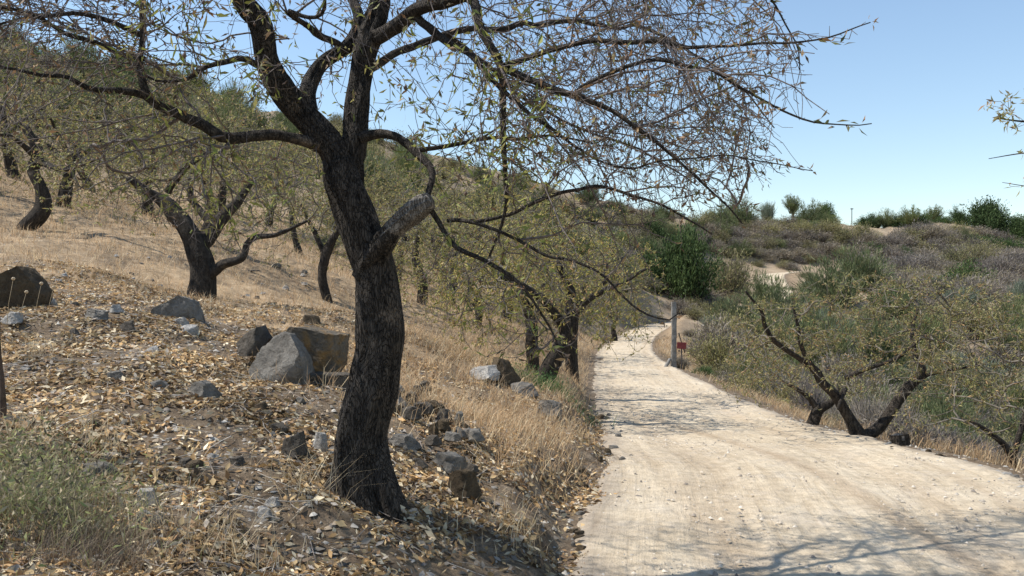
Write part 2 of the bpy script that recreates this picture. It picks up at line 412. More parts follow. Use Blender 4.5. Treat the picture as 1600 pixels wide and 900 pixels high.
R_, T_ = np.meshgrid(rad, th, indexing='ij'); GX = R_ * np.sin(T_); GY = R_ * np.cos(T_)
GZ = H(GX, GY)
nr, nt_ = R_.shape
i, j = np.meshgrid(np.arange(nr-1), np.arange(nt_), indexing='ij'); j2 = (j+1) % nt_
Q = np.stack([i*nt_+j, (i+1)*nt_+j, (i+1)*nt_+j2, i*nt_+j2], -1).reshape(-1, 4)
li_, st_, fa_ = zones(GX, GY)
Q = Q[nt_:]; 
T = np.stack([np.zeros(nt_, int), nt_ + np.arange(nt_), nt_ + (np.arange(nt_)+1) % nt_], 1)
ground = mesh_np('ground', np.stack([GX, GY, GZ], -1).reshape(-1, 3), [Q, T], M_ground, None, np.stack([li_, st_, fa_], -1).reshape(-1, 3), True)
tag(ground, 'dry stony hillside soil', kind='structure')

# road sheet with ruts and ragged edges
s_run = np.concatenate([np.arange(0, 30, .05), np.arange(30, _rs[-1], .25)])
cx = np.interp(s_run, _rs, RC[:, 0]); cy = np.interp(s_run, _rs, RC[:, 1]); cz = np.interp(s_run, _rs, RC[:, 2]); cw = np.interp(s_run, _rs, RC[:, 3]) / 2
nx = np.interp(s_run, _rs, _rn[:, 0]); ny = np.interp(s_run, _rs, _rn[:, 1])
uu = np.linspace(-1.12, 1.12, 81)
U, S = np.meshgrid(uu, s_run); O = U * cw[:, None]
X = cx[:, None] + nx[:, None] * O; Y = cy[:, None] + ny[:, None] * O
Z = cz[:, None] + 0 * O
trk = np.exp(-((np.abs(O + .12) - .78) / .26)**2)
Z = Z - .022 * trk + .012 * fbm(X * 1.3, Y * .8, 3.) + .008 * fbm(X * 6, Y * 5, 1., 3) + .014 * np.clip(fbm(O * 9, S * .35, 2., 3), 0, 1)
Z = Z + .014 * np.exp(-((np.abs(U) - .9) / .08)**2) * (.5 + fbm(X * 3, Y * 3, 8.))
Z = Z - .14 * sstep(.93, 1.12, np.abs(U) + .09 * fbm(X * 2.2, Y * 2.2, 6.))
n_, m_ = Z.shape
i, j = np.meshgrid(np.arange(n_-1), np.arange(m_-1), indexing='ij')
Q = np.stack([i*m_+j, i*m_+j+1, (i+1)*m_+j+1, (i+1)*m_+j], -1).reshape(-1, 4)
_O2 = O - (.15 + (8.2 - Y) * .13)
tr2 = .9 * np.exp(-(_O2 / .12)**2) * (Y < 15) + .35 * np.exp(-((_O2 + 1.45) / .16)**2) * (Y < 15) + .5 * np.exp(-((O - .78 + .0) / .15)**2) * .95 + np.exp(-((O + .95) / .2)**2) * .45 + np.exp(-((O - 1.35) / .07)**2) * .5
vg = sstep(.80, .97, np.abs(U) + .1 * fbm(X * 1.7, Y * 1.7, 3.))
_rc = np.stack([O, S, 0 * O], -1).reshape(-1, 3).astype(np.float32)
road = mesh_np('dirt_road', np.stack([X, Y, Z], -1).reshape(-1, 3), Q, M_road, None, np.stack([np.clip(tr2 * (.6 + .5 * fbm(X, Y * .5, 2.)), 0, 1), vg * .8, vg * 0], -1).reshape(-1, 3), True)
_at = road.data.attributes.new('road_coord', 'FLOAT_VECTOR', 'POINT'); _at.data.foreach_set('vector', _rc.ravel())
tag(road, 'pale dirt track', kind='structure')

# ------------------------------------------------------------------ trees: grow twigs towards scattered points
def grow(skel, targets, rg, seg=.09, jit=.012, sag=.03, tip_r=.0016, pw=2.35, order_noise=.3, dirpen=.35):
    """skel: list of dense (n,4) paths whose nodes may carry twigs. Returns chains [(pts, radii)]"""
    cap_n = 120000
    Pn = np.zeros((cap_n, 3)); D = np.zeros((cap_n, 3)); par = np.full(cap_n, -1); R0 = np.zeros(cap_n); n = 0
    for s in skel:
        k = len(s); Pn[n:n+k] = s[:, :3]; D[n:n+k] = unit(np.gradient(s[:, :3], axis=0)); R0[n:n+k] = s[:, 3]; n += k
    n0 = n
    d0 = np.array([np.sqrt(((Pn[:n0] - t)**2).sum(1).min()) for t in targets])
    order = np.argsort(d0 * (1 + order_noise * rg.random(len(d0))))
    for ti in order:
        t = targets[ti]; v = t - Pn[:n]; dist = np.sqrt((v**2).sum(1)) + 1e-6
        cosb = (v * D[:n]).sum(1) / dist
        cost = dist * (1 + dirpen * (1 - cosb)) + (np.arange(n) < n0) * .0
        k = int(cost.argmin()); L = dist[k]
        if L < .04: continue
        m = max(2, int(L / seg) + 1); u = np.linspace(0, 1, m + 1)[1:, None]
        side = unit(D[k] + .7 * rg.normal(size=3) * .5)
        c = Pn[k] + side * L * .38
        q = (1-u)**2 * Pn[k] + 2 * u * (1-u) * c + u * u * t
        q[:, 2] -= (sag * L * np.sin(u * math.pi))[:, 0]
        q += rg.normal(size=q.shape) * jit * min(1, L * 2)
        Pn[n:n+m] = q; dd = np.diff(np.vstack([Pn[k], q]), axis=0); D[n:n+m] = unit(dd)
        par[n] = k; par[n+1:n+m] = np.arange(n, n+m-1); n += m
        if n > cap_n - 300: break
    acc = np.zeros(n)
    for i in range(n-1, n0-1, -1):
        if acc[i] == 0: acc[i] = tip_r**pw
        if par[i] >= n0: acc[par[i]] += acc[i] if True else 0
    Rr = acc[:n]**(1/pw)
    kids = [[] for _ in range(n)]
    for i in range(n0, n): kids[par[i]].append(i)
    chains = []; stack = [(i, b) for i in range(n0) for b in kids[i]]
    while stack:
        a, i = stack.pop(); ch = [par[i], i]
        while kids[i]:
            ks = sorted(kids[i], key=lambda q: -Rr[q]); 
            for o_ in ks[1:]: stack.append((o_, o_))
            i = ks[0]; ch.append(i)
        ch = np.array(ch); rr = Rr[ch].copy(); rr[0] = rr[1]
        if ch[0] < n0: rr[0] = min(rr[1] * 1.3, max(R0[ch[0]], .002))
        chains.append((Pn[ch], rr))
    return chains, Pn[n0:n], D[n0:n], Rr[n0:n]

def shoots(skel, centre, gens, ok, rg):
    """long straight shoots: each generation springs from the ones before. gens: (count, Lmin, Lmax, r0, gravity, spread)"""
    B = np.concatenate([s[:, :3] for s in skel]); D = np.concatenate([unit(np.gradient(s[:, :3], axis=0)) for s in skel]); S_ = np.concatenate([s[:, 3] for s in skel])
    W = np.ones(len(B)); chains = []; aP = []; aD = []
    for cnt, l0, l1, r0, gr, sp in gens:
        made = 0; t = 0; nB = []; nD_ = []; nS = []
        while made < cnt and t < cnt * 8:
            t += 1; k = rg.choice(len(B), p=None); b = B[k]; L = rg.uniform(l0, l1)
            out = unit((b - centre) * np.array([1, 1, .5]))
            side = unit(np.cross(D[k], unit(rg.normal(size=3))))
            d = unit(D[k] * rg.uniform(.35, .9) + side * sp * rg.uniform(.5, 1.2) + out * .3 + np.array([0, 0, rg.uniform(-.3, .25)]))
            m = max(3, int(L / .085)); u = np.linspace(0, 1, m + 1)[:, None]
            bend = rg.normal(size=3) * .13 * L
            q = b + d * L * u + u * u * (np.array([0, 0, -gr * L]) + bend) + np.cumsum(rg.normal(size=(m + 1, 3)) * .013, 0) * (u > 0)
            if not ok(q[-1]) or not ok(q[len(q)//2]): continue
            r = np.minimum(r0 * (.45 + .55 * L / l1), S_[k] * .9) * (1 - .72 * u[:, 0])
            chains.append((q, r)); made += 1; nB.append(q[1:]); nD_.append(unit(np.gradient(q, axis=0))[1:]); nS.append(r[1:])
        B2 = np.concatenate(nB); aP.append(B2); aD.append(np.concatenate(nD_))
        keep = rg.random(len(B)) < .35
        B = np.concatenate([B[keep], B2]); D = np.concatenate([D[keep], np.concatenate(nD_)]); S_ = np.concatenate([S_[keep], np.concatenate(nS)])
    return chains, np.concatenate(aP), np.concatenate(aD)
LEAFC = [(.37, .33, .12), (.28, .28, .09), (.42, .34, .14), (.22, .24, .085), (.32, .26, .15)]
LEAFW = [.28, .27, .15, .2, .1]
DRYC = [(.34, .20, .10), (.26, .17, .10), (.40, .27, .13)]

def tree_parts(root, origin, trunks, limbs, chains, nodesP, nodesD, rg, nleaf, leafL=.05, leafW=.013, cols=LEAFC, w=LEAFW, bark=None, limbm=None, twigm=None,
               tsides=20, dry=.12, spur=0.0, rough=.16, leafvar=.2, minr=0.0, clump=1, names=('trunk', 'limb')):
    nodesP = np.asarray(nodesP)
    bark = bark or M_bark; limbm = limbm or M_limb; twigm = twigm or M_twig2
    g = Geo()
    for t in trunks: tube(g, t[:, :3], t[:, 3], tsides, rough=rough, flute=.12)
    o1 = g.build(names[0], bark, root, True, origin); kids = [o1]
    for l in limbs:
        g = Geo(); tube(g, l[:, :3], l[:, 3], max(8, tsides // 2), rough=rough * .9); kids.append(g.build(names[1], limbm, root, True, origin))
    g = Geo()
    for p, r in chains:
        rm = r.max(); tube(g, p, np.maximum(r, minr), 3 if rm < .004 else (4 if rm < .01 else 6), cap=False, col=(1, 1, 1))
    if spur > 0:
        k = rg.choice(len(nodesP), int(len(nodesP) * spur)); b = nodesP[k]; dv = unit(nodesD[k] * .5 + unit(rg.normal(size=(len(k), 3))))
        L = rg.uniform(.012, .07, len(k))
        for q in range(len(k)): tube(g, np.array([b[q], b[q] + dv[q] * L[q]]), np.array([.0022, .0013]), 3, cap=False, col=(1, 1, 1))
    tw = g.build('twigs', twigm, root, False, origin); tw['kind'] = 'stuff'; kids.append(tw)
    g = Geo(); k = rg.choice(len(nodesP), nleaf // clump)
    k = np.repeat(k, clump)
    pos = nodesP[k] + rg.normal(size=(len(k), 3)) * .012
    dv = nodesD[k] * .6 + unit(rg.normal(size=(len(k), 3))) * .9 + np.array([0, 0, -.25])
    c = pick(cols, len(k), rg, leafvar, w); dr = rg.random(len(k)) < dry; c[dr] = pick(DRYC, dr.sum(), rg)
    leaves(g, pos, dv, rg.uniform(.6, 1.3, len(k)) * leafL, rg.uniform(.7, 1.3, len(k)) * leafW, c, rg)
    lf = g.build('foliage', M_leaf, root, False, origin); lf['kind'] = 'stuff'; kids.append(lf)
    KIDS[root.name] = kids
    return kids

def PR(lst, scale=1.0, jit=.008):
    """pixel rows (px,py,d,width_px) -> path with radius"""
    return smooth_path([(*P(a, b, d), w / 2 * d / F * scale) for a, b, d, w in lst], .05, jit)

def in_poly(px, py, poly):
    poly = np.array(poly, float); ins = np.zeros(len(px), bool); j = len(poly) - 1
    for i in range(len(poly)):
        xi, yi = poly[i]; xj, yj = poly[j]
        c = ((yi > py) != (yj > py)) & (px < (xj-xi) * (py-yi) / (yj-yi+1e-9) + xi); ins ^= c; j = i
    return ins
def poly_targets(poly, n, d0, d1, rg):
    poly = np.array(poly, float); lo = poly.min(0); hi = poly.max(0); out = []
    while len(out) < n:
        px = rg.uniform(lo[0], hi[0], n); py = rg.uniform(lo[1], hi[1], n); k = in_poly(px, py, poly)
        d = rg.uniform(d0, d1, n)
        out += [P(a, b, c) for a, b, c in zip(px[k], py[k], d[k])]
    return np.array(out[:n])
# ------------------------------------------------------------------ the big almond tree in front
rt = np.random.default_rng(3)
base = P(572, 790, 5.2); base[2] = H1(base[0], base[1]) - .05
mt_root = empty('almond_tree', base)
tag(mt_root, 'big old almond tree with thick black trunk and broken stub beside the track', 'tree', 'almond trees on the slopes')
trunk = PR([(590, 850, 5.2, 140), (583, 800, 5.2, 108), (568, 740, 5.2, 88), (564, 680, 5.2, 80), (580, 610, 5.2, 84), (592, 560, 5.2, 76), (595, 520, 5.2, 78),
            (597, 480, 5.2, 70), (592, 430, 5.2, 64), (576, 385, 5.2, 66), (553, 330, 5.2, 62), (537, 285, 5.2, 58), (530, 250, 5.2, 46)])
root1 = PR([(580, 690, 5.2, 50), (600, 760, 5.1, 36), (622, 830, 5.05, 22)]); root2 = PR([(560, 700, 5.2, 60), (530, 760, 5.15, 44), (500, 800, 5.1, 22)])
tA = PR([(545, 320, 5.2, 56), (520, 235, 5.2, 56), (480, 185, 5.2, 54), (440, 145, 5.15, 54), (415, 100, 5.1, 46), (408, 40, 5.0, 46), (380, -10, 4.95, 40), (350, -90, 4.9, 34), (330, -220, 4.9, 24), (340, -330, 5, 12)], 0.76, .018)
tB = PR([(550, 330, 5.25, 50), (552, 260, 5.3, 52), (560, 190, 5.35, 50), (568, 120, 5.4, 46), (578, 60, 5.4, 48), (590, 0, 5.4, 44), (600, -90, 5.4, 34), (640, -220, 5.4, 24), (650, -340, 5.4, 12)], 0.76, .018)
tC = PR([(500, 205, 5.2, 42), (482, 150, 5.3, 44), (500, 105, 5.5, 36), (545, 70, 5.6, 34), (560, 20, 5.7, 28), (520, -60, 5.9, 22), (500, -170, 6.2, 12)], 0.58, .018)
lD = PR([(580, 60, 5.4, 34), (612, 45, 5.3, 34), (650, 22, 5.2, 32), (700, 8, 5.0, 28), (745, 2, 4.9, 24), (765, 60, 4.8, 20), (788, 110, 4.8, 18), (793, 180, 4.85, 13), (797, 250, 4.9, 11), (790, 330, 5.0, 8), (765, 400, 5.05, 5)], 0.68, .035)
lE = PR([(790, 108, 4.8, 14), (850, 128, 4.7, 13), (910, 150, 4.6, 11), (985, 185, 4.5, 8), (1060, 250, 4.5, 6), (1120, 310, 4.5, 4), (1160, 350, 4.5, 3)], .8, .035)
lE2 = PR([(785, 105, 4.8, 12), (830, 85, 4.7, 11), (900, 62, 4.6, 10), (1010, 60, 4.5, 9), (1090, 62, 4.4, 7), (1180, 75, 4.3, 5), (1290, 60, 4.2, 3.2), (1360, 35, 4.2, 2)], .8, .035)
lE3 = PR([(900, 145, 4.6, 9), (980, 110, 4.4, 8), (1060, 100, 4.3, 6), (1160, 140, 4.2, 5), (1240, 175, 4.2, 4), (1300, 193, 4.2, 3), (1362, 193, 4.2, 2)], .8, .035)
lF = PR([(650, 25, 5.2, 22), (700, 68, 5.1, 19), (740, 95, 5.0, 15), (800, 150, 4.9, 11), (870, 215, 4.8, 8), (960, 260, 4.7, 6), (1080, 250, 4.6, 4.5), (1180, 250, 4.6, 3), (1270, 267, 4.6, 2)], 0.62, .035)
lG = PR([(560, 218, 5.3, 26), (600, 210, 5.3, 20), (640, 222, 5.2, 18), (660, 245, 5.15, 16), (680, 275, 5.1, 15), (676, 315, 5.0, 13), (700, 345, 5.0, 11), (730, 385, 4.9, 10), (790, 430, 4.8, 8), (850, 500, 4.8, 5), (880, 560, 4.8, 3)], 0.72, .035)
lG2 = PR([(650, 238, 5.2, 11), (700, 238, 5.2, 9), (760, 226, 5.2, 7), (850, 215, 5.2, 5), (930, 225, 5.2, 3)], .8, .035)
lH = PR([(735, 345, 5.1, 7), (800, 335, 5.0, 7), (870, 300, 4.9, 7), (950, 288, 4.8, 6), (1030, 312, 4.7, 5), (1080, 340, 4.7, 4), (1112, 366, 4.7, 3)], .8, .035)
lH2 = PR([(700, 345, 5.0, 8), (760, 360, 4.9, 7), (850, 395, 4.8, 6), (930, 425, 4.7, 5), (1000, 480, 4.7, 4), (1045, 498, 4.7, 3), (1060, 490, 4.7, 2)], .8, .035)
lI = PR([(530, 245, 5.2, 30), (490, 222, 5.15, 26), (440, 212, 5.1, 24), (395, 207, 5.0, 24), (352, 216, 4.9, 26), (315, 196, 4.85, 25), (285, 188, 4.8, 22), (250, 178, 4.75, 22), (232, 150, 4.7, 19), (226, 100, 4.7, 15), (228, 40, 4.7, 12), (226, -60, 4.7, 9), (230, -190, 4.7, 5)], 0.70, .035)
lI2 = PR([(240, 160, 4.75, 15), (205, 150, 4.7, 14), (150, 142, 4.6, 11), (110, 118, 4.5, 8), (40, 112, 4.4, 6), (-60, 90, 4.3, 4)], .8, .035)
lI3 = PR([(227, 92, 4.7, 9), (150, 62, 4.6, 9), (95, 45, 4.5, 8), (40, 28, 4.4, 7), (-20, 8, 4.3, 6), (-110, -20, 4.2, 3)], .8, .035)
lI4 = PR([(226, 58, 4.7, 11), (190, 38, 4.65, 10), (155, 27, 4.6, 9), (100, 22, 4.5, 7), (30, 40, 4.4, 5), (-50, 70, 4.3, 3)], .8, .035)
lJ = PR([(420, 110, 5.1, 14), (385, 95, 5.0, 12), (350, 100, 4.9, 10), (300, 115, 4.8, 7), (230, 120, 4.6, 4)], .8, .035)
lK = PR([(540, 78, 5.5, 13), (500, 55, 5.2, 13), (478, 38, 5.1, 11), (450, 18, 5.0, 9), (505, 20, 4.9, 7), (510, -20, 4.8, 6), (480, -120, 4.7, 3)], .8, .035)
lL = PR([(605, -95, 5.4, 18), (700, -150, 5.2, 16), (820, -160, 5.0, 12), (950, -110, 4.8, 9), (1080, -60, 4.6, 6), (1180, -20, 4.5, 4), (1240, 60, 4.5, 3), (1250, 110, 4.5, 2)], .8, .035)
lM = PR([(395, -5, 4.95, 16), (300, -60, 4.8, 13), (180, -100, 4.5, 10), (60, -90, 4.3, 6), (-60, -60, 4.2, 4)], .8, .035)
trunks = [trunk, root1, root2, tA, tB, tC]
lN = PR([(572, 110, 5.4, 24), (640, 70, 5.6, 20), (760, 45, 5.9, 16), (900, 25, 6.3, 12), (1040, 60, 6.6, 8), (1150, 130, 6.8, 5), (1210, 200, 6.9, 3)], .58, .045)
lN2 = PR([(700, 58, 5.75, 12), (780, 120, 6.0, 9), (880, 190, 6.2, 7), (1000, 230, 6.4, 5), (1090, 290, 6.5, 3)], .6, .045)
limbs = [lN, lN2, lD, lE, lE2, lE3, lF, lG, lG2, lH, lH2, lI, lI2, lI3, lI4, lJ, lK, lL, lM]
tg = np.vstack([
 poly_targets([(-120, -160), (450, -160), (440, 160), (330, 190), (220, 230), (-120, 260)], 420, 3.9, 6.6, rt),
 poly_targets([(430, -160), (760, -160), (760, 200), (600, 200), (440, 150)], 240, 4.3, 6.6, rt),
 poly_targets([(740, -160), (1150, -120), (1230, 30), (1200, 90), (1190, 180), (1180, 260), (1130, 330), (1050, 320), (900, 280), (740, 260)], 800, 4.0, 7.0, rt),
 poly_targets([(1150, 0), (1240, 40), (1270, 90), (1250, 160), (1220, 200), (1200, 270), (1150, 330), (1100, 250)], 60, 4.0, 5.4, rt),
 poly_targets([(560, 200), (900, 210), (1000, 300), (1010, 350), (980, 420), (880, 470), (820, 430), (700, 330)], 180, 4.4, 5.8, rt),
 poly_targets([(690, 330), (860, 400), (940, 480), (900, 560), (830, 600), (740, 560), (700, 480), (650, 420)], 110, 4.5, 5.6, rt),
 poly_targets([(150, 180), (520, 240), (480, 330), (380, 400), (200, 330), (50, 250)], 160, 4.2, 5.6, rt)])
ch, nP, nD, nR = grow([tA[10:], tB[12:], tC[8:]] + [l[2:] for l in limbs], tg, rt, seg=.075, jit=.009, sag=.05, tip_r=.0019, pw=2.4, dirpen=.5)
OUTL = [(-200, -260), (1180, -230), (1235, 30), (1300, 50), (1375, 20), (1300, 110), (1255, 165), (1365, 185), (1240, 200), (1225, 240), (1272, 262), (1195, 290), (1175, 345), (1110, 372), (1020, 390), (1060, 500), (940, 560), (880, 620), (800, 600), (730, 600), (690, 480), (680, 350), (620, 330), (480, 330), (380, 400), (200, 350), (50, 260), (-200, 250)]
def ok_(p):
    if p[1] < 3.5 or p[1] > 7.3: return False
    if p[2] < 2.15 and rt.random() < .6: return False
    return bool(in_poly(np.array([p[0] / p[1] * F + 800]), np.array([HY - (p[2] - CAMZ) / p[1] * F]), OUTL)[0])
sc_, sP, sD = shoots([l[len(l)//5:] for l in limbs] + [tA[30:], tB[30:], tC[20:]], base + np.array([0, 0, 2.2]),
    [(110, .5, 1.3, .008, .35, .95), (480, .25, .85, .0048, .3, 1.1), (2300, .06, .42, .0028, .2, 1.2)], ok_, rt)
ch = ch + sc_; tipP = np.concatenate([l[len(l)//2:, :3] for l in limbs]); tipD = np.concatenate([unit(np.gradient(l[:, :3], axis=0))[len(l)//2:] for l in limbs])
nP = np.concatenate([nP, sP, tipP]); nD = np.concatenate([nD, sD, tipD])
keep_ = limbs[:]
tree_parts(mt_root, base, trunks, keep_, ch, nP, nD, rt, 9500, leafL=.05, leafW=.013, bark=M_main_bark, limbm=M_limb, twigm=M_twig, clump=2, tsides=40, dry=.4, spur=.32, rough=.21, minr=.0017,
           cols=[(.24, .22, .08), (.17, .18, .065), (.20, .14, .085), (.25, .20, .12)], w=[.25, .25, .25, .25])
# broken, weathered stub
kf = np.where((np.abs(nP[:, 0] - base[0]) < 1.1) & (nP[:, 2] < 3.2))[0]; kf = rt.choice(kf, 900); g = Geo()
leaves(g, nP[np.repeat(kf, 2)] + rt.normal(size=(1800, 3)) * .02, rt.normal(size=(1800, 3)) + [0, 0, -.5], rt.uniform(.04, .085, 1800), rt.uniform(.010, .018, 1800), pick([(.30, .31, .08), (.22, .26, .07), (.38, .34, .12)], 1800, rt), rt)
o = g.build('green_leaves', M_leaf, mt_root, False, base); o['kind'] = 'stuff'
g = Geo(); st = PR([(585, 395, 5.15, 34), (603, 370, 5.08, 34), (622, 350, 5.03, 33), (645, 332, 4.98, 35), (660, 321, 4.95, 33), (673, 314, 4.93, 25)])
tube(g, st[:, :3], st[:, 3], 30, rough=.16, flute=.22)
for k in range(26):
    a_ = rt.random() * 6.28; e_ = unit(st[-1, :3] - st[-4, :3]); s1 = unit(np.cross(e_, [0, 0, 1.])); s2 = np.cross(e_, s1); rr_ = st[-1, 3] * rt.uniform(.3, .95)
    q_ = st[-2, :3] + (s1 * math.cos(a_) + s2 * math.sin(a_)) * rr_; tube(g, [q_ - e_ * .05, q_ + e_ * rt.uniform(.01, .055)], [.012, .003], 4)
gc = Geo(); cl_ = PR([(572, 430, 5.2, 50), (584, 398, 5.14, 48), (600, 374, 5.08, 40), (614, 358, 5.05, 33)]); tube(gc, cl_[:, :3], cl_[:, 3], 24, rough=.2, flute=.25); gc.build('branch_collar', M_main_bark, mt_root, True, base)
stub = g.build('broken_stub', M_deadwood, mt_root, True, base); stub['label'] = 'broken grey weathered stub sawn off above the fork'
# husks of dried almonds still hanging
g = Geo(); kk = rt.choice(len(nP), 260)
for k in kk:
    c = nP[k] + np.array([0, 0, -.015]); s = rt.uniform(.007, .012); q = unit(rt.normal(size=3)) 
    V = np.array([[s, 0, 0], [-s, 0, 0], [0, s, 0], [0, -s, 0], [0, 0, s*1.7], [0, 0, -s*1.7]]) + c
    g.add(V, None, [(0,2,4),(2,1,4),(1,3,4),(3,0,4),(2,0,5),(1,2,5),(3,1,5),(0,3,5)], (.16, .11, .085))
o = g.build('dried_almonds', M_litter, mt_root, True, base); o['kind'] = 'stuff'

# ------------------------------------------------------------------ other almond trees
def dome_targets(c, rx, ry, z0, z1, n, rg):
    a = rg.random(n) * 2 * math.pi; r = np.sqrt(rg.random(n)); u = rg.random(n)
    x = c[0] + rx * r * np.cos(a); y = c[1] + ry * r * np.sin(a)
    top = z1 - (z1 - z0) * .55 * r**2
    z = z0 - .25 * r * (z1 - z0) * 0 + (top - z0) * u
    z = z - .35 * (z1 - z0) * (r > .6) * rg.random(n) 
    return np.stack([x, y, z], 1)
def small_tree(label, px_trunks, px_limbs, cr, rg, nt=420, nleaf=7000, group='almond trees on the slopes', cols=LEAFC, w=LEAFW, leafL=.065, leafW=.018, minr=.003, extra=None, sink=.08):
    """px_trunks: list of pixel rows; first row's first point is the foot. cr: (px,py_low,py_top,d,rx,ry) crown"""
    t0 = px_trunks[0][0]; foot = P(t0[0], t0[1], t0[2]); gz = H1(foot[0], foot[1]); dz = gz - sink - foot[2]
    tr = [PR(t, .86, .015) for t in px_trunks]; lm = [PR(l, .86, .02) for l in px_limbs]
    f2 = foot.copy(); f2[2] = gz
    ext = np.array([[foot[0], foot[1], min(gz - .15, foot[2] - .1), tr[0][0, 3] * 1.25]])
    tr[0] = np.vstack([ext, tr[0]])
    root = empty('almond_tree', f2); tag(root, label, 'tree', group)
    px, yl, yt, d, rx, ry = cr; c = P(px, yl, d); zt = P(px, yt, d)[2]
    tg = dome_targets(c, rx, ry, c[2], zt, int(nt * 1.4), rg)
    if extra is not None: tg = np.vstack([tg, extra])
    ends = [t[len(t)//2:] for t in tr] + lm
    ch, nP, nD, nR = grow(ends, tg, rg, seg=.14, jit=.015, sag=.02, tip_r=.0025, pw=2.2)
    tree_parts(root, f2, tr, lm, ch, nP, nD, rg, int(nleaf * .85), leafL, leafW, cols, w, tsides=14, dry=.15, minr=minr, clump=2)
    return root
# forked tree on the left terrace (Y-shaped)
rg = np.random.default_rng(21)
small_tree('forked black almond tree with a low horizontal arm on the straw slope',
 [[(308, 482, 13, 62), (318, 440, 13, 46), (310, 395, 13, 42), (290, 355, 13, 34), (262, 322, 13, 28), (240, 305, 13, 18), (200, 280, 12.8, 12)],
  [(310, 395, 13, 28), (330, 365, 13.1, 26), (350, 335, 13.2, 22), (372, 315, 13.3, 16), (395, 280, 13.4, 10)]],
 [[(320, 440, 13, 24), (345, 415, 12.9, 18), (378, 402, 12.8, 14), (388, 375, 12.8, 11), (430, 368, 12.7, 8), (480, 345, 12.6, 5)],
  [(262, 300, 13, 14), (285, 270, 12.9, 12), (300, 255, 12.8, 9), (320, 240, 12.8, 5)]],
 (300, 300, 130, 13, 2.3, 1.8), rg, 520, 6500)
small_tree('bent almond tree with an S-curved trunk at the left edge of the slope',
 [[(40, 358, 18, 30), (66, 330, 18, 30), (64, 295, 18, 22), (52, 265, 18, 20), (60, 240, 18, 20), (40, 200, 18, 14)]],
 [[(60, 250, 18, 14), (20, 215, 17.5, 8), (-40, 205, 17, 6)], [(66, 255, 18, 12), (100, 265, 17.5, 9), (150, 250, 17, 7)]],
 (50, 235, 60, 18, 3.0, 2.5), rg, 460, 6000)
small_tree('upright dark almond trunk just behind the right arm of the forked tree',
 [[(318, 388, 19, 32), (330, 350, 19, 26), (345, 320, 19, 18), (350, 290, 19, 12)], [(330, 350, 19, 16), (300, 310, 19.2, 12), (298, 280, 19.2, 10)]], [],
 (340, 300, 120, 19, 2.6, 2.4), rg, 380, 5200)
small_tree('slim almond tree with a narrow wavy trunk, just left of the big tree',
 [[(512, 470, 18, 18), (504, 430, 18, 17), (510, 395, 18, 18), (525, 365, 18, 12), (540, 330, 18, 8)], [(508, 400, 18, 10), (490, 360, 18, 8), (470, 320, 18, 6)]], [],
 (505, 375, 200, 18, 2.4, 2.2), rg, 380, 5200)
small_tree('short dark almond trunk just right of the big tree trunk',
 [[(658, 478, 20, 19), (660, 440, 20, 17), (650, 405, 20, 14), (655, 360, 20, 9)]], [],
 (665, 410, 250, 20, 2.2, 2.2), rg, 380, 5200)
small_tree('small distant almond tree with leaning trunk, between the forked tree and the slim tree',
 [[(470, 405, 26, 14), (460, 370, 26, 11), (455, 330, 26, 8)]], [], (455, 350, 200, 26, 3, 2.5), rg, 320, 4500)
rg = np.random.default_rng(23)
small_tree('almond tree with leaning trunk growing from stones, nearest the track bend',
 [[(845, 605, 13.6, 40), (862, 570, 13.6, 34), (885, 530, 13.6, 30), (893, 490, 13.6, 24), (890, 450, 13.6, 16), (870, 410, 13.5, 10)],
  [(885, 520, 13.6, 22), (865, 490, 13.5, 18), (830, 455, 13.4, 14), (780, 430, 13.2, 10)]],
 [[(893, 490, 13.6, 14), (925, 465, 13.5, 12), (965, 445, 13.4, 8), (1010, 420, 13.3, 5)]],
 (840, 490, 290, 13.6, 1.6, 1.9), rg, 1000, 9000, cols=[(.36, .31, .09), (.26, .26, .08), (.40, .32, .12), (.20, .21, .07)], w=[.3, .3, .2, .2])
small_tree('straight black almond trunk on the bank, left of the leaning one by the track',
 [[(833, 578, 15.5, 24), (832, 535, 15.5, 24), (828, 490, 15.5, 20), (800, 440, 15.5, 13)]], [[(828, 490, 15.5, 12), (850, 440, 15.5, 8), (860, 390, 15.5, 6)]],
 (790, 460, 290, 15.5, 2.0, 1.8), rg, 420, 5600)
small_tree('upright black almond trunk beside the track, right of the leaning one',
 [[(893, 562, 17.5, 24), (892, 520, 17.5, 26), (900, 480, 17.5, 18), (915, 440, 17.5, 10)]], [[(895, 500, 17.5, 12), (930, 455, 17.3, 9), (970, 420, 17, 6)]],
 (905, 440, 310, 17.5, 1.7, 1.8), rg, 420, 5800, cols=[(.36, .31, .09), (.26, .26, .08), (.40, .32, .12), (.20, .21, .07)], w=[.3, .3, .2, .2])
small_tree('almond tree with a thin trunk in the straw between the big tree and the bank',
 [[(745, 525, 19, 15), (748, 480, 19, 13), (735, 440, 19, 9)]], [], (745, 440, 290, 19, 2.2, 2.0), rg, 360, 5000)
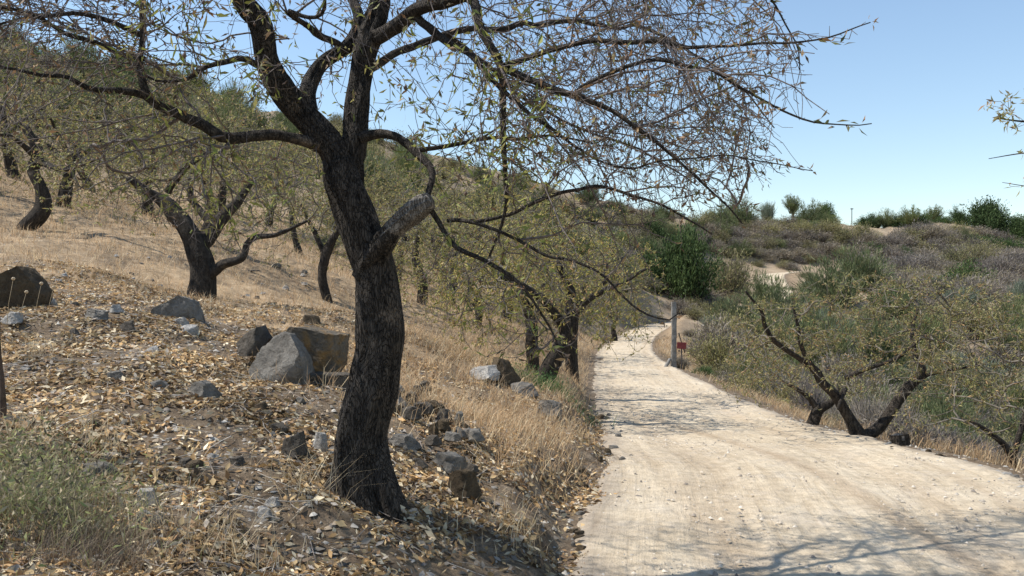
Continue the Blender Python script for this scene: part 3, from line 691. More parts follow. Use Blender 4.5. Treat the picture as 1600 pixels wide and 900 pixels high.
# right of the track
rg = np.random.default_rng(25)
small_tree('almond tree splitting low into two wide arms, below the right edge of the track',
 [[(1345, 688, 11.6, 33.2), (1328, 655, 11.6, 21.5), (1308, 620, 11.6, 19.5), (1285, 600, 11.6, 16.6), (1275, 580, 11.6, 15.6), (1250, 560, 11.6, 10.2), (1215, 535, 11.5, 8.8), (1195, 510, 11.4, 7.3), (1188, 485, 11.3, 5.9), (1165, 455, 11.2, 3.7)],
  [(1340, 685, 11.6, 23.4), (1372, 668, 11.6, 21.5), (1395, 640, 11.6, 20.5), (1420, 605, 11.6, 19.5), (1442, 585, 11.6, 17.6), (1430, 555, 11.7, 10.2), (1425, 520, 11.8, 7.3), (1435, 480, 11.9, 4.4)]],
 [[(1320, 590, 11.6, 9.5), (1345, 578, 11.5, 8.8), (1385, 565, 11.4, 7.3), (1420, 548, 11.3, 5.9), (1450, 520, 11.2, 3.7)],
  [(1275, 580, 11.6, 8.8), (1255, 545, 11.5, 8.8), (1248, 510, 11.4, 6.6), (1240, 480, 11.3, 3.7)],
  [(1308, 620, 11.6, 8.1), (1322, 605, 11.5, 7.3), (1310, 640, 11.4, 5.9)],
  [(1442, 590, 11.6, 7.3), (1480, 580, 11.4, 5.9), (1530, 570, 11.2, 3.7)]],
 (1370, 580, 430, 11.6, 1.9, 1.5), rg, 300, 15000, leafL=.05, leafW=.013, minr=.0034, extra=poly_targets([(1150, 480), (1230, 458), (1290, 432), (1480, 425), (1590, 460), (1600, 620), (1480, 600), (1440, 560), (1330, 540), (1230, 560), (1160, 620), (1130, 560)], 900, 10.6, 13.2, rg), cols=[(.30, .27, .10), (.24, .23, .09), (.32, .26, .14), (.20, .20, .09)], w=[.25]*4)
small_tree('low twisted almond tree with a short dark trunk, left of the wide-armed tree',
 [[(1268, 665, 13.5, 24), (1280, 640, 13.5, 20), (1300, 630, 13.5, 12), (1310, 610, 13.4, 7)], [(1278, 640, 13.5, 13), (1262, 620, 13.5, 9), (1230, 600, 13.5, 6)]], [],
 (1250, 600, 510, 13.5, 1.3, 1.2), rg, 300, 3000, leafL=.05, leafW=.013, cols=[(.30, .27, .10), (.24, .23, .09), (.32, .26, .14), (.20, .20, .09)], w=[.25]*4)
small_tree('leafy almond tree with thin mottled trunk at the right edge beside the track',
 [[(1600, 750, 9.6, 18), (1582, 715, 9.6, 14), (1565, 690, 9.6, 11), (1530, 665, 9.6, 8), (1500, 655, 9.6, 5)], [(1582, 715, 9.6, 11), (1605, 640, 9.6, 9), (1620, 580, 9.6, 6)]], [],
 (1580, 640, 470, 9.9, 1.25, 1.4), rg, 430, 3600, leafL=.05, leafW=.012, minr=.002, cols=[(.28, .25, .09), (.22, .22, .08), (.30, .24, .12)], w=[.35, .35, .3])
# tree outside the frame whose tips reach in at upper right
f = np.array([7.6, 9.4, 0.0]); f[2] = H1(f[0], f[1])
r_ = empty('almond_tree', f); tag(r_, 'almond branch tips with pale leaves reaching into the sky at the right edge', 'tree', 'almond trees on the slopes')
tr = [smooth_path([(*(f + [0, 0, -.1]), .16), (*(f + [.1, 0, 1.2]), .13), (*(f + [-.3, -.2, 2.4]), .1), (*(f + [-.9, -.5, 3.6]), .05)], .08, .01)]
lm = [smooth_path([(*(f + [-.3, -.2, 2.4]), .06), (*P(1700, 170, 8.6), .03), (*P(1620, 190, 8.2), .012), (*P(1560, 185, 8.0), .005)], .08, .01),
      smooth_path([(*(f + [-.3, -.2, 2.4]), .05), (*P(1700, 260, 8.4), .02), (*P(1620, 240, 8.2), .008), (*P(1545, 248, 8.1), .003)], .08, .01),
      smooth_path([(*(f + [0, 0, 1.6]), .05), (*P(1720, 300, 8.4), .02), (*P(1620, 292, 8.2), .006), (*P(1566, 285, 8.1), .002)], .08, .01)]
tg = np.vstack([dome_targets(f + np.array([.3, .5, 2.0]), 2.1, 2.1, f[2] + 2.2, f[2] + 5.0, 260, rg), poly_targets([(1540, 150), (1640, 140), (1640, 215), (1545, 200)], 26, 7.8, 8.5, rg),
                poly_targets([(1590, 235), (1640, 230), (1640, 300), (1580, 290)], 12, 7.9, 8.5, rg)])
tg = tg[(tg[:, 0] / tg[:, 1] * F + 800 > 1640) | (np.arange(len(tg)) >= 260)]
ch, nP, nD, nR = grow([tr[0][len(tr[0])//2:]] + lm, tg, rg, seg=.12, jit=.01, sag=.03, tip_r=.002)
tree_parts(r_, f, tr, lm, ch, nP, nD, rg, 2600, .07, .018, [(.34, .29, .12), (.24, .24, .09), (.36, .30, .17)], [.4, .3, .3], tsides=12, dry=.2, minr=.0025)

# hillside almond trees further back: three kinds, copied
protos = []
for s in range(3):
    rg = np.random.default_rng(40 + s)
    root = empty('almond_tree', (0, 0, 0)); lean = rg.uniform(-.4, .4)
    tr = [smooth_path([(0, 0, -.25, .2), (0, 0, 0, .17), (lean*.5, 0, .6, .14), (lean, .1, 1.2, .11), (lean*1.3, .2, 1.9, .06)], .1, .03, rg)]
    lm = [smooth_path([(lean, .1, 1.1, .08), (lean + math.cos(a)*.6, math.sin(a)*.5, 1.7, .055), (lean + math.cos(a)*1.3, math.sin(a)*1.1, 2.2, .025)], .1, .03, rg) for a in (rg.uniform(0, 2), rg.uniform(2, 4), rg.uniform(4, 6))]
    tg = dome_targets((lean, 0, 0), 2.8, 2.8, 1.0, 4.0, 480, rg)
    ch, nP, nD, nR = grow([tr[0][8:]] + lm, tg, rg, seg=.2, jit=.02, sag=.02, tip_r=.004, pw=2.2)
    tree_parts(root, (0, 0, 0), tr, lm, ch, nP, nD, rg, 5600, .085, .024, LEAFC, LEAFW, tsides=10, dry=.12, minr=.005, clump=2)
    protos.append(root)
first = [True] * 3
spots = [(20,300,27),(140,300,30),(230,290,26),(330,300,32),(420,300,33),(560,350,30),(620,370,28),(700,400,30),(790,430,29),(880,470,32),(60,230,42),(180,240,44),
 (300,260,45),(430,290,45),(540,310,46),(640,340,48),(740,360,48),(840,390,50),(920,430,50),(-30,340,22),(150,190,56),(270,200,60),(380,220,60),(500,240,62),(600,280,64),(700,300,68),(800,330,70),(890,350,74),(10,160,58),(960,470,46),(100,340,22),(700,450,24),(960,400,62)]
places = ['on the steep straw hillside behind the nearer trees', 'high on the hillside under the skyline']
for n_i, (px, py, d) in enumerate(spots):
    k = n_i % 3; x = (px - 800) / F * d
    o = protos[k] if first[k] else copy_tree(protos[k]); first[k] = False
    s = rng.uniform(.85, 1.2); o.location = (x, d, H1(x, d)); o.rotation_euler = (0, 0, rng.uniform(0, 6.28)); o.scale = (s, s, s * rng.uniform(.85, 1.05))
    tag(o, 'olive-leaved orchard almond tree ' + (places[0] if d < 52 else places[1]), 'tree', 'orchard almond trees up the left hill' if d < 52 else 'almond trees under the hill skyline')
# ------------------------------------------------------------------ shrubs
def shrub_mesh(name, rg, nst, nlf, lfL, lfW, cols, w, mode='round', hgt=1.0, tw=(.16, .13, .11), var=.15, droop=0.0):
    g = Geo(); tipsP = []; tipsD = []
    lob = unit(rg.normal(size=(7, 3))); lob[:, 2] = np.abs(lob[:, 2]); la = rg.uniform(.15, .4, 7)
    for k in range(nst):
        a = rg.uniform(0, 6.283); e = rg.uniform(.05, 1.0)**.7 if mode == 'round' else rg.uniform(.45, 1)
        d = np.array([math.cos(a) * math.cos(e*1.45), math.sin(a) * math.cos(e*1.45), math.sin(e*1.45)])
        R = 1.0 * (1 - .35 + (la * np.clip(lob @ d, 0, 1)**3).sum()) * rg.uniform(.6, 1.08)
        end = d * R * np.array([1, 1, hgt]); mid = d * R * .5 * np.array([1, 1, hgt]) + rg.normal(size=3) * .07 + np.array([0, 0, .08])
        b = np.array([math.cos(a), math.sin(a), 0]) * rg.uniform(0, .25); b[2] = -.12
        u = np.linspace(0, 1, 7)[:, None]; q = (1-u)**2 * b + 2*u*(1-u) * mid + u*u * end; q[1:-1] += rg.normal(size=(5, 3)) * .02
        q[-1, 2] -= droop
        tube(g, q, np.linspace(.016, .004, 7), 3, np.array(tw) * rg.uniform(.7, 1.4), cap=False)
        tipsP.append(q[3:]); tipsD.append(unit(np.gradient(q, axis=0))[3:])
    tP = np.concatenate(tipsP); tD = np.concatenate(tipsD)
    k = rg.choice(len(tP), nlf); spread = .09 if mode != 'broom' else .05
    pos = tP[k] + rg.normal(size=(nlf, 3)) * spread
    dv = tD[k] * (1.0 if mode == 'round' else 1.8) + rg.normal(size=(nlf, 3)) * .55 + np.array([0, 0, .25])
    cl = (1 + .25 * vnoise(pos[:, 0] * 3, pos[:, 1] * 3, pos[:, 2] * 3))[:, None]
    c = pick(cols, nlf, rg, var, w) * cl
    leaves(g, pos, dv, rg.uniform(.6, 1.4, nlf) * lfL, rg.uniform(.6, 1.4, nlf) * lfW, c, rg)
    o = g.build(name, M_scrub, None); return o
GREY = [(.26, .225, .19), (.33, .29, .25), (.20, .165, .14), (.31, .265, .18)]
OLIV = [(.27, .25, .11), (.33, .30, .14), (.22, .22, .10), (.30, .255, .16)]
GREEN = [(.085, .14, .045), (.12, .17, .06), (.065, .11, .035)]
DARK = [(.085, .135, .045), (.12, .17, .06), (.06, .095, .035)]
SILV = [(.20, .23, .17), (.26, .28, .22), (.16, .20, .13)]
STRAWC = [(.46, .36, .22), (.38, .28, .17), (.54, .45, .30)]
kinds = {}
def mk(key, n, *a, **k):
    kinds[key] = [shrub_mesh(*( (a[0], np.random.default_rng(100 + 7 * i + len(kinds) * 31)) + a[1:]), **k) for i in range(n)]
mk('grey', 3, 'dry_shrub', 190, 3400, .16, .020, GREY, None, 'round', .85)
mk('olive', 2, 'olive_shrub', 120, 4200, .075, .026, OLIV, None, 'round', .9)
mk('green', 2, 'green_shrub', 110, 5200, .085, .034, GREEN, None, 'round', .95, tw=(.08, .08, .04))
mk('silver', 2, 'silver_green_shrub', 160, 4200, .20, .016, SILV, None, 'broom', 1.0, tw=(.16, .17, .12))
mk('broom', 2, 'broom_shrub', 150, 4600, .19, .018, [(.13, .17, .07), (.17, .20, .09), (.20, .20, .10)], None, 'broom', 1.1, tw=(.12, .13, .07))
mk('dark', 1, 'dense_green_bush', 150, 13000, .075, .030, DARK, None, 'round', 1.0, tw=(.05, .05, .03))
mk('bare', 2, 'bare_twig_shrub', 240, 900, .14, .010, GREY, None, 'round', .95, tw=(.27, .24, .22))
used_k = {k: [False] * len(v) for k, v in kinds.items()}
def shrub(key, x, y, s, label, group=None, hs=1.0, sink=.05, cat='shrub', z=None):
    i = rng.integers(len(kinds[key])); o = kinds[key][i]
    if used_k[key][i]: o = o.copy(); COL.objects.link(o)
    used_k[key][i] = True
    zz = H1(x, y) if z is None else z
    if 20 < y < 104 and abs(x / y * F + 800 - 1206) < 26 + s / y * F:
        zm = CAMZ - (449 - HY) / F * y; hs = min(hs, max(.22, (zm - zz) / (s * 1.2)))      # low growth below the far stretch of track
    if y > 60: sink = max(sink, .2)
    o.location = (x, y, zz - sink * s); o.rotation_euler = (rng.normal() * .06, rng.normal() * .06, rng.uniform(0, 6.28))
    o.scale = (s * rng.uniform(.9, 1.15), s * rng.uniform(.9, 1.15), s * hs * rng.uniform(.85, 1.15))
    return tag(o, label, cat, group)
def shrub_px(key, px, py, d, wpx, label, group=None, hs=1.0, **k):
    """bush whose foot stands on the ground at the photo column px and distance d, wpx photo pixels wide"""
    return shrub(key, (px - 800) / F * d, d, wpx / F * d / 2, label, group, hs, **k)
# named, distinct shrubs
shrub_px('dark', 1062, 0, 81, 118, 'large dense dark green bush where the track disappears', hs=1.75)
shrub_px('olive', 1140, 0, 88, 80, 'round yellow-green bush just right of the large dark green bush', hs=1.5)
shrub_px('green', 1390, 0, 62, 100, 'round bright green bush in the middle of the valley below the ridge', hs=1.0)
shrub_px('broom', 1300, 0, 66, 130, 'wide soft green broom bush left of the round green valley bush', hs=.9)
shrub_px('broom', 1345, 0, 72, 120, 'soft green broom bush behind the round green valley bush', hs=.95)
shrub_px('silver', 1262, 0, 56, 95, 'silvery grey-green bush right of the far stretch of track', hs=.9)
shrub_px('silver', 1290, 0, 50, 85, 'lowest silvery bush in front of the soft green broom bushes', hs=.9)
shrub_px('green', 1285, 0, 34, 95, 'green leafy bush behind the left arm of the wide-armed almond tree', hs=.8)
shrub_px('green', 1100, 0, 25, 42, 'small fresh green plant behind the red sign', hs=.7)
shrub_px('green', 1240, 0, 92, 70, 'green bush on the far slope above the silvery bush', hs=.8)
# ridge line
for px, key, d, w, lab, hs, cat in [
  (1055, 'green', 138, 40, 'small dark tree on the skyline beside the tiny house', 1.2, 'tree'),
  (1110, 'green', 140, 26, 'small skyline tree furthest left of the hanging twig tips', 1.0, 'tree'),
  (1152, 'broom', 138, 70, 'broad grey-green bush on the skyline, largest on the left ridge', 1.0, 'shrub'),
  (1199, 'silver', 146, 34, 'feathery round skyline tree left of the lollipop-shaped tree', 2.0, 'tree'),
  (1288, 'dark', 146, 36, 'dark skyline bush at the right end of the left ridge', 1.9, 'shrub'),
  (1352, 'green', 140, 38, 'small round green bush at the left foot of the right ridge', .8, 'shrub'),
  (1497, 'green', 140, 26, 'upright small green tree standing alone on the right ridge', 1.6, 'tree'),
  (1545, 'dark', 138, 78, 'big dark green tree on the right ridge', 1.25, 'tree'),
  (1597, 'dark', 134, 74, 'rounded green tree in front of the big ridge tree at the right edge', 1.0, 'tree'),
  (1512, 'broom', 128, 24, 'bright yellow-green sapling below the right ridge', 1.5, 'shrub'),
  (1500, 'silver', 142, 30, 'thin see-through tree right of the upright ridge tree', 1.0, 'tree')]:
    shrub_px(key, px, 0, d, w, lab, None, hs, cat=cat)
for px, w in [(1368, 34), (1386, 40), (1404, 42), (1422, 44), (1440, 40), (1458, 40), (1474, 34)]:
    shrub_px(['broom', 'green'][rng.integers(2)], px, 0, rng.uniform(139, 143), w, 'green bush in the low hedge-like row along the right ridge', 'bushes in a row on the right ridge', .85)
# tree with a visible little trunk on the left ridge
x = (1238 - 800) / F * 146; zg = H1(x, 146)
t_ = empty('skyline_tree', (x, 146, zg + .3)); t_.scale = (1.2, 1.2, 1.3); tag(t_, 'small lollipop-shaped tree with thin dark trunk on the left ridge', 'tree')
g = Geo(); tube(g, [(0, 0, -.4), (.1, 0, .9), (.0, 0, 1.8)], [.2, .16, .1], 6); tube(g, [(.1, 0, .8), (.7, 0, 1.7)], [.1, .07], 5); g.build('trunk', M_bark, t_, True)
o = kinds['broom'][0].copy(); COL.objects.link(o); o.name = 'crown'; o.parent = t_; o.location = (0, 0, 1.2); o.scale = (1.6, 1.6, 1.25)
for k_ in ('label', 'category', 'group'):
    if k_ in o: del o[k_]
# scrub fields
def field(n, reg, key_w, smin, smax, label, group, hs=(.7, 1.0), mind=.8):
    """reg: photo polygon; bushes whose feet fall there on the ground"""
    poly = np.array(reg, float); lo = poly.min(0); hi = poly.max(0); done = []; tries = 0
    keys = list(key_w); pw = np.array([key_w[k][0] for k in keys], float); pw /= pw.sum()
    M = 4000; cx_ = rng.uniform(lo[0], hi[0], M); cy_ = rng.uniform(lo[1], hi[1], M); ok = in_poly(cx_, cy_, poly); c_ = np.stack([cx_, cy_], 1)[ok]
    for px, py in c_:
        if len(done) >= n: break
        p = ground_px(px, py, 11)
        s = rng.uniform(smin, smax)
        if any((p[0]-q[0])**2 + (p[1]-q[1])**2 < (mind * (s + q[2]) * .5)**2 for q in done): continue
        off, _, hw, _ = road_info(np.array([p[0]]), np.array([p[1]]))
        if abs(off[0]) < hw[0] + s * .75 + .25: continue
        k = keys[rng.choice(len(keys), p=pw)]; done.append((p[0], p[1], s))
        shrub(k, p[0], p[1], s, key_w[k][1] + ' ' + label, key_w[k][1] + 's ' + group, rng.uniform(*hs))
    return len(done)
G_ = 'grey-brown dry twiggy shrub'; O_ = 'dull olive shrub'; B_ = 'soft green broom shrub'; S_ = 'pale silvery shrub'; BR_ = 'leafless grey twig shrub'
field(140, [(1330, 372), (1620, 366), (1620, 470), (1400, 470), (1330, 430)], {'grey': (9, G_), 'olive': (2, O_), 'green': (.6, 'small green leafy shrub')}, 1.7, 3.0, 'on the far slope under the right ridge', 'under the right ridge', (.65, 1.0), .6)
field(80, [(1075, 350), (1300, 355), (1330, 375), (1330, 400), (1240, 410), (1130, 400), (1075, 380)], {'grey': (6, G_), 'olive': (3, O_), 'broom': (1, B_), 'green': (1, 'small green leafy shrub')}, 1.6, 2.8, 'on the far slope under the left ridge', 'under the left ridge', (.6, .95), .6)
field(60, [(1060, 425), (1175, 415), (1180, 466), (1240, 468), (1245, 455), (1275, 455), (1270, 490), (1060, 495)], {'grey': (5, G_), 'olive': (3, O_), 'silver': (1, S_)}, .9, 1.6, 'before the far stretch of track', 'beside the far track', (.6, .9), .8)
for k, px in enumerate(np.linspace(1150, 1300, 13)):
    shrub_px(['grey', 'olive', 'grey'][k % 3], px, 0, rng.uniform(120, 131), rng.uniform(30, 44), 'low dry shrub on the slope just above the far stretch of track', 'low shrubs above the far stretch of track', .8)
for k, (px, d_) in enumerate([(1152, 97), (1258, 101), (1270, 96), (1262, 92)]):
    shrub_px(['silver', 'olive', 'broom'][k % 3], px, 0, d_, rng.uniform(26, 38), 'small shrub on the verge below the far stretch of track', 'small shrubs below the far stretch of track', .7)
for k, (px, d_, w_k, key_) in enumerate([(1090, 31, 40, 'grey'), (1106, 34, 46, 'olive'), (1082, 38, 34, 'olive'), (1120, 30, 42, 'silver'), (1100, 42, 44, 'grey'), (1076, 46, 30, 'grey'), (1125, 38, 48, 'bare'), (1088, 55, 40, 'olive'), (1112, 52, 46, 'silver'), (1072, 34, 24, 'bare')]):
    shrub_px(key_, px, 0, d_, w_k, 'dry scrub bush on the mound directly behind the gate post', 'dry bushes behind the gate post', .8)
for k, px in enumerate(np.linspace(1160, 1262, 9)):
    shrub_px(['grey', 'grey', 'olive'][k % 3], px, 0, 115 + rng.uniform(0, 7), rng.uniform(26, 38), 'low dry shrub on the slope just above the far stretch of track', 'low shrubs above the far stretch of track', .9)
# gully right of the track: laid out by world position
def gully(n, x0, x1, y0, y1, smin, smax, key_w, label, group, mind=.8, hs=(.75, 1.1), side=1, marg=.55):
    done = []; t = 0; keys = list(key_w); pw = np.array([key_w[k][0] for k in keys], float); pw /= pw.sum()
    while len(done) < n and t < n * 60:
        t += 1; y = y0 + (y1 - y0) * rng.random()**1.3; x = rng.uniform(x0, x1) ; s = rng.uniform(smin, smax)
        off, _, hw, _ = road_info(np.array([x]), np.array([y]))
        if off[0] * side < hw[0] + s * .8 + marg or abs(x) > y * .66: continue
        if any((x-q[0])**2 + (y-q[1])**2 < (mind * (s + q[2]) * .5)**2 for q in done): continue
        k = keys[rng.choice(len(keys), p=pw)]; done.append((x, y, s)); shrub(k, x, y, s, key_w[k][1] + ' ' + label, key_w[k][1] + 's ' + group, rng.uniform(*hs))
gully(60, 5.3, 13, 10.5, 20, .55, .85, {'bare': (5, BR_), 'olive': (3, O_), 'grey': (4, G_)}, 'under and around the wide-armed almond tree', 'around the wide-armed almond tree', .6)
gully(85, 5.5, 22, 19, 34, .7, 1.25, {'bare': (2, BR_), 'olive': (5, O_), 'grey': (3, G_), 'silver': (2, S_), 'broom': (2, B_)}, 'in the gully behind the wide-armed almond tree', 'in the gully', .6)
gully(95, 8, 44, 34, 64, 1.1, 1.9, {'olive': (5, O_), 'grey': (3, G_), 'silver': (2, S_), 'broom': (2, B_)}, 'on the valley floor below the round green bush', 'on the valley floor', .6)
gully(22, -9, 9, 30, 66, .6, 1.1, {'olive': (5, O_), 'silver': (2, S_), 'broom': (3, B_), 'grey': (2, G_)}, 'on the bank left of the track bend', 'on the left bank of the bend', .8, side=-1)
field(110, [(-20, 85), (250, 115), (620, 240), (950, 322), (1000, 440), (800, 400), (500, 300), (0, 200)], {'olive': (4, O_), 'green': (2, 'green leafy shrub'), 'broom': (3, B_), 'grey': (1, G_)}, 1.2, 2.4, 'on the upper orchard hill', 'on the upper orchard hill', (.7, 1.1), .6)
field(70, [(950, 322), (1100, 352), (1080, 440), (1000, 470), (930, 430)], {'olive': (4, O_), 'green': (1, 'green leafy shrub'), 'broom': (2, B_), 'grey': (3, G_)}, 1.2, 2.2, 'on the slope above the large dark green bush', 'above the large dark green bush', (.7, 1.1), .6)
gully(20, -45, 0, 60, 100, 1.2, 2.2, {'olive': (3, O_), 'green': (2, 'green leafy shrub'), 'broom': (2, B_)}, 'on the hilltop above the orchard', 'on the left hilltop', .8, side=-1)
# ------------------------------------------------------------------ grass, litter, gravel (nobody could count these)
def blades(g, x, y, z, L, W, lean, cols, rg, bend=.3):
    n = len(x); a = rg.random(n) * 6.283; ln = lean * rg.random(n)
    d = np.stack([np.cos(a) * ln, np.sin(a) * ln, np.ones(n)], 1); d = unit(d); s = unit(np.stack([-np.sin(a + .6), np.cos(a + .6), np.zeros(n)], 1))
    p0 = np.stack([x, y, z], 1); L = L[:, None]; W_ = W[:, None] if np.ndim(W) else W
    p1 = p0 + d * L * .55; p2 = p0 + d * L + np.stack([np.cos(a), np.sin(a), -.5 * np.ones(n)], 1) * L * bend * rg.random((n, 1))
    V = np.stack([p0 - s * W_ / 2, p0 + s * W_ / 2, p1 + s * W_ * .4, p1 - s * W_ * .4, p2], 1).reshape(-1, 3)
    b = np.arange(n)[:, None] * 5
    g.add(V, b + np.array([[0, 1, 2, 3]]), b + np.array([[3, 2, 4]]), np.repeat(cols, 5, 0))
def scatter(n, x0, x1, y0, y1, fn, rg):
    x = rg.uniform(x0, x1, n); y = y0 * (y1 / y0)**rg.random(n) if y0 > 0 else rg.uniform(y0, y1, n)
    k = (np.abs(x) < y * .72 + 1.0) & (rg.random(n) < fn(x, y)); x, y = x[k], y[k]
    return x, y, H(x, y)
rg = np.random.default_rng(77)
def f_straw(x, y):
    off, rz, hw, run = road_info(x, y); l, s, f = zones(x, y)
    pn = .25 + .9 * sstep(-.25, .25, fbm(x * .9, y * .9, 11.)); 
    return s * pn * (off < 0)
x, y, z = scatter(150000, -24, 4.0, 5.0, 42, f_straw, rg)
g = Geo(); r = np.hypot(x, y)
blades(g, x, y, z, rg.uniform(.05, .2, len(x)) * np.clip(r / 14, .8, 1.4), .003 + .0003 * r, 1.1, pick([(.64, .455, .27), (.53, .355, .20), (.72, .57, .36), (.42, .30, .18)], len(x), rg, .15), rg)
tag(g.build('dry_grass', M_straw), 'short dry straw-coloured grass over the left hillside', 'grass', kind='stuff')
# thick dry tufts on the bank right of the big tree and along both edges of the track
def f_bank(x, y):
    off, rz, hw, run = road_info(x, y); q = -off - hw
    a = sstep(.0, .35, q) * (1 - sstep(2.2, 3.4, q)) * sstep(6.2, 8.6, y) * (.35 + .65 * sstep(-.2, .2, fbm(x * 1.7, y * 1.7, 3.)))
    q = off - hw; b = sstep(-.05, .35, q) * (1 - sstep(1.5, 2.4, q)) * (.25 + .75 * sstep(-.1, .2, fbm(x * 1.3, y * .9, 5.)))
    return np.maximum(a, b)
x, y, z = scatter(170000, -4, 8.5, 4.6, 45, f_bank, rg)
g = Geo(); r = np.hypot(x, y)
blades(g, x, y, z, rg.uniform(.10, .30, len(x)), .003 + .00022 * r, 1.0, pick([(.60, .42, .24), (.50, .33, .18), (.68, .54, .34), (.40, .29, .18)], len(x), rg, .15), rg, .5)
tag(g.build('verge_grass', M_straw), 'long dry bleached grass on the bank and verges of the track', 'grass', kind='stuff')
# leaf litter under the big tree
def f_lit(x, y):
    l, s, f = zones(x, y); off, rz, hw, run = road_info(x, y)
    cl = .10 + 1.0 * sstep(-.22, .12, fbm(x * 1.5, y * 1.5, 21., 4) + .5 * fbm(x * 5, y * 5, 2., 3))
    edge = sstep(-.45, .15, -off - hw) * (y < 14) * .5 + sstep(-1.1, -.1, -off - hw) * sstep(-.1, .25, fbm(x * 2.3, y * 2.3, 31.)) * .35 * (y < 8)
    return np.maximum(l * cl, edge * cl)
xs = rg.uniform(-7, 2.2, 340000); ys = 2.4 + (14 - 2.4) * rg.random(340000)**1.5
k = (np.abs(xs) < ys * .68 + .5) & (rg.random(len(xs)) < f_lit(xs, ys)); x, y = xs[k][:130000], ys[k][:130000]; z = H(x, y)
print('litter', len(x))
e = .04; nx_ = -(H(x + e, y) - z) / e; ny_ = -(H(x, y + e) - z) / e
nrm = unit(np.stack([nx_, ny_, np.ones(len(x))], 1)); t = rg.normal(size=(len(x), 3)); t = unit(t - nrm * (t * nrm).sum(1)[:, None] * .75)
pos = np.stack([x, y, z], 1) + nrm * rg.uniform(.002, .022, (len(x), 1)); n = len(x)
sd = unit(np.cross(nrm + .7 * rg.normal(size=(n, 3)), t)); up = np.cross(t, sd); up *= np.sign((up * nrm).sum(1))[:, None]
L = np.clip(rg.lognormal(-3.15, .42, n), .012, .075)[:, None]; W = L * rg.uniform(.25, .55, (n, 1)); cu = rg.uniform(.2, 1.0, n)[:, None]
A = pos - t * L / 2; B = pos + t * L / 2 + up * L * .25 * cu; C1 = pos + sd * W / 2 + up * W * .45 * cu; C2 = pos - sd * W / 2 + up * W * .45 * cu
g = Geo(); b = np.arange(n)[:, None] * 4
yel = .5 + .5 * vnoise(x * 1.1, y * 1.1, 5.); cc = (.62 + .75 * sstep(-.5, .5, fbm(x * 2.2, y * 2.2, 41.)))[:, None] * pick([(.40, .25, .11), (.50, .355, .18), (.27, .165, .085), (.62, .52, .35), (.17, .12, .08), (.38, .33, .27)], n, rg, .15, [.24, .24, .14, .18, .10, .10])
V = np.stack([A, C1, B, C2], 1).reshape(-1, 3)
g.add(V, None, np.concatenate([b + np.array([[0, 1, 2]]), b + np.array([[0, 2, 3]])]), np.repeat(cc, 4, 0))
tag(g.build('leaf_litter', M_litter), 'thick golden-brown fallen almond leaves on the mound', 'leaves', kind='stuff')
# gravel and stone chips
def chips(name, x, y, s, cols, label, flat=.5, embed=.25):
    n = len(x); z = H(x, y); off, rz, hw, run = road_info(x, y); on = np.abs(off) < hw * .93; z = np.where(on, rz + .002, z)
    base_ = np.array([[1, 0, 0], [.2, .9, .1], [-.9, .3, 0], [-.4, -.8, 0], [.5, -.7, .1], [.1, .1, 1], [-.3, .1, .8], [.4, -.1, .85]])
    F_ = np.array([[0,1,5],[1,6,5],[1,2,6],[2,3,6],[3,4,7],[3,7,6],[6,7,5],[4,0,7],[0,5,7]])
    a = rg.random(n) * 6.283; ca, sa = np.cos(a), np.sin(a)
    B_ = base_[None] * (1 + .3 * rg.normal(size=(n, 8, 3)) * .6) * np.stack([s, s * rg.uniform(.5, 1, n), s * flat * rg.uniform(.5, 1.4, n)], 1)[:, None]
    X_ = B_[..., 0] * ca[:, None] - B_[..., 1] * sa[:, None]; Y_ = B_[..., 0] * sa[:, None] + B_[..., 1] * ca[:, None]
    V = np.stack([X_ + x[:, None], Y_ + y[:, None], B_[..., 2] + (z - s * embed * .3)[:, None]], -1).reshape(-1, 3)
    g = Geo(); g.add(V, None, (np.arange(n)[:, None, None] * 8 + F_[None]).reshape(-1, 3), np.repeat(cols, 8, 0))
    return tag(g.build(name, M_stone), label, 'gravel', kind='stuff')
def f_chip(x, y):
    l, s, f = zones(x, y); off, rz, hw, run = road_info(x, y)
    return np.clip(l * (.2 + .9 * (1 - sstep(-.15, .2, fbm(x * 1.5, y * 1.5, 21., 4)))) + s * .12 * (off < 0) + .7 * np.exp(-((np.abs(off) - hw + .05) / .32)**2), 0, 1)
x, y, _z = scatter(52000, -9, 7, 3.0, 20, f_chip, rg)
chips('stone_chips', x, y, np.minimum(rg.exponential(.011, len(x)) + .006, .034), pick([(.30, .275, .24), (.22, .19, .16), (.42, .39, .34), (.34, .27, .19), (.13, .115, .095)], len(x), rg, .15), 'grey slaty stone chips and clods on the mound and track edges')
def f_rd(x, y):
    off, rz, hw, run = road_info(x, y); return (np.abs(off) < hw) * (.25 + .75 * (fbm(x * 1.2, y * 1.2, 8.) > .05))
x, y, _z = scatter(15000, -.2, 7, 4.6, 30, f_rd, rg)
chips('road_gravel', x, y, np.minimum(rg.exponential(.006, len(x)) + .004, .024), pick([(.48, .41, .32), (.38, .33, .26), (.56, .49, .40), (.26, .22, .18)], len(x), rg, .12), 'small loose stones scattered on the pale track', .7)
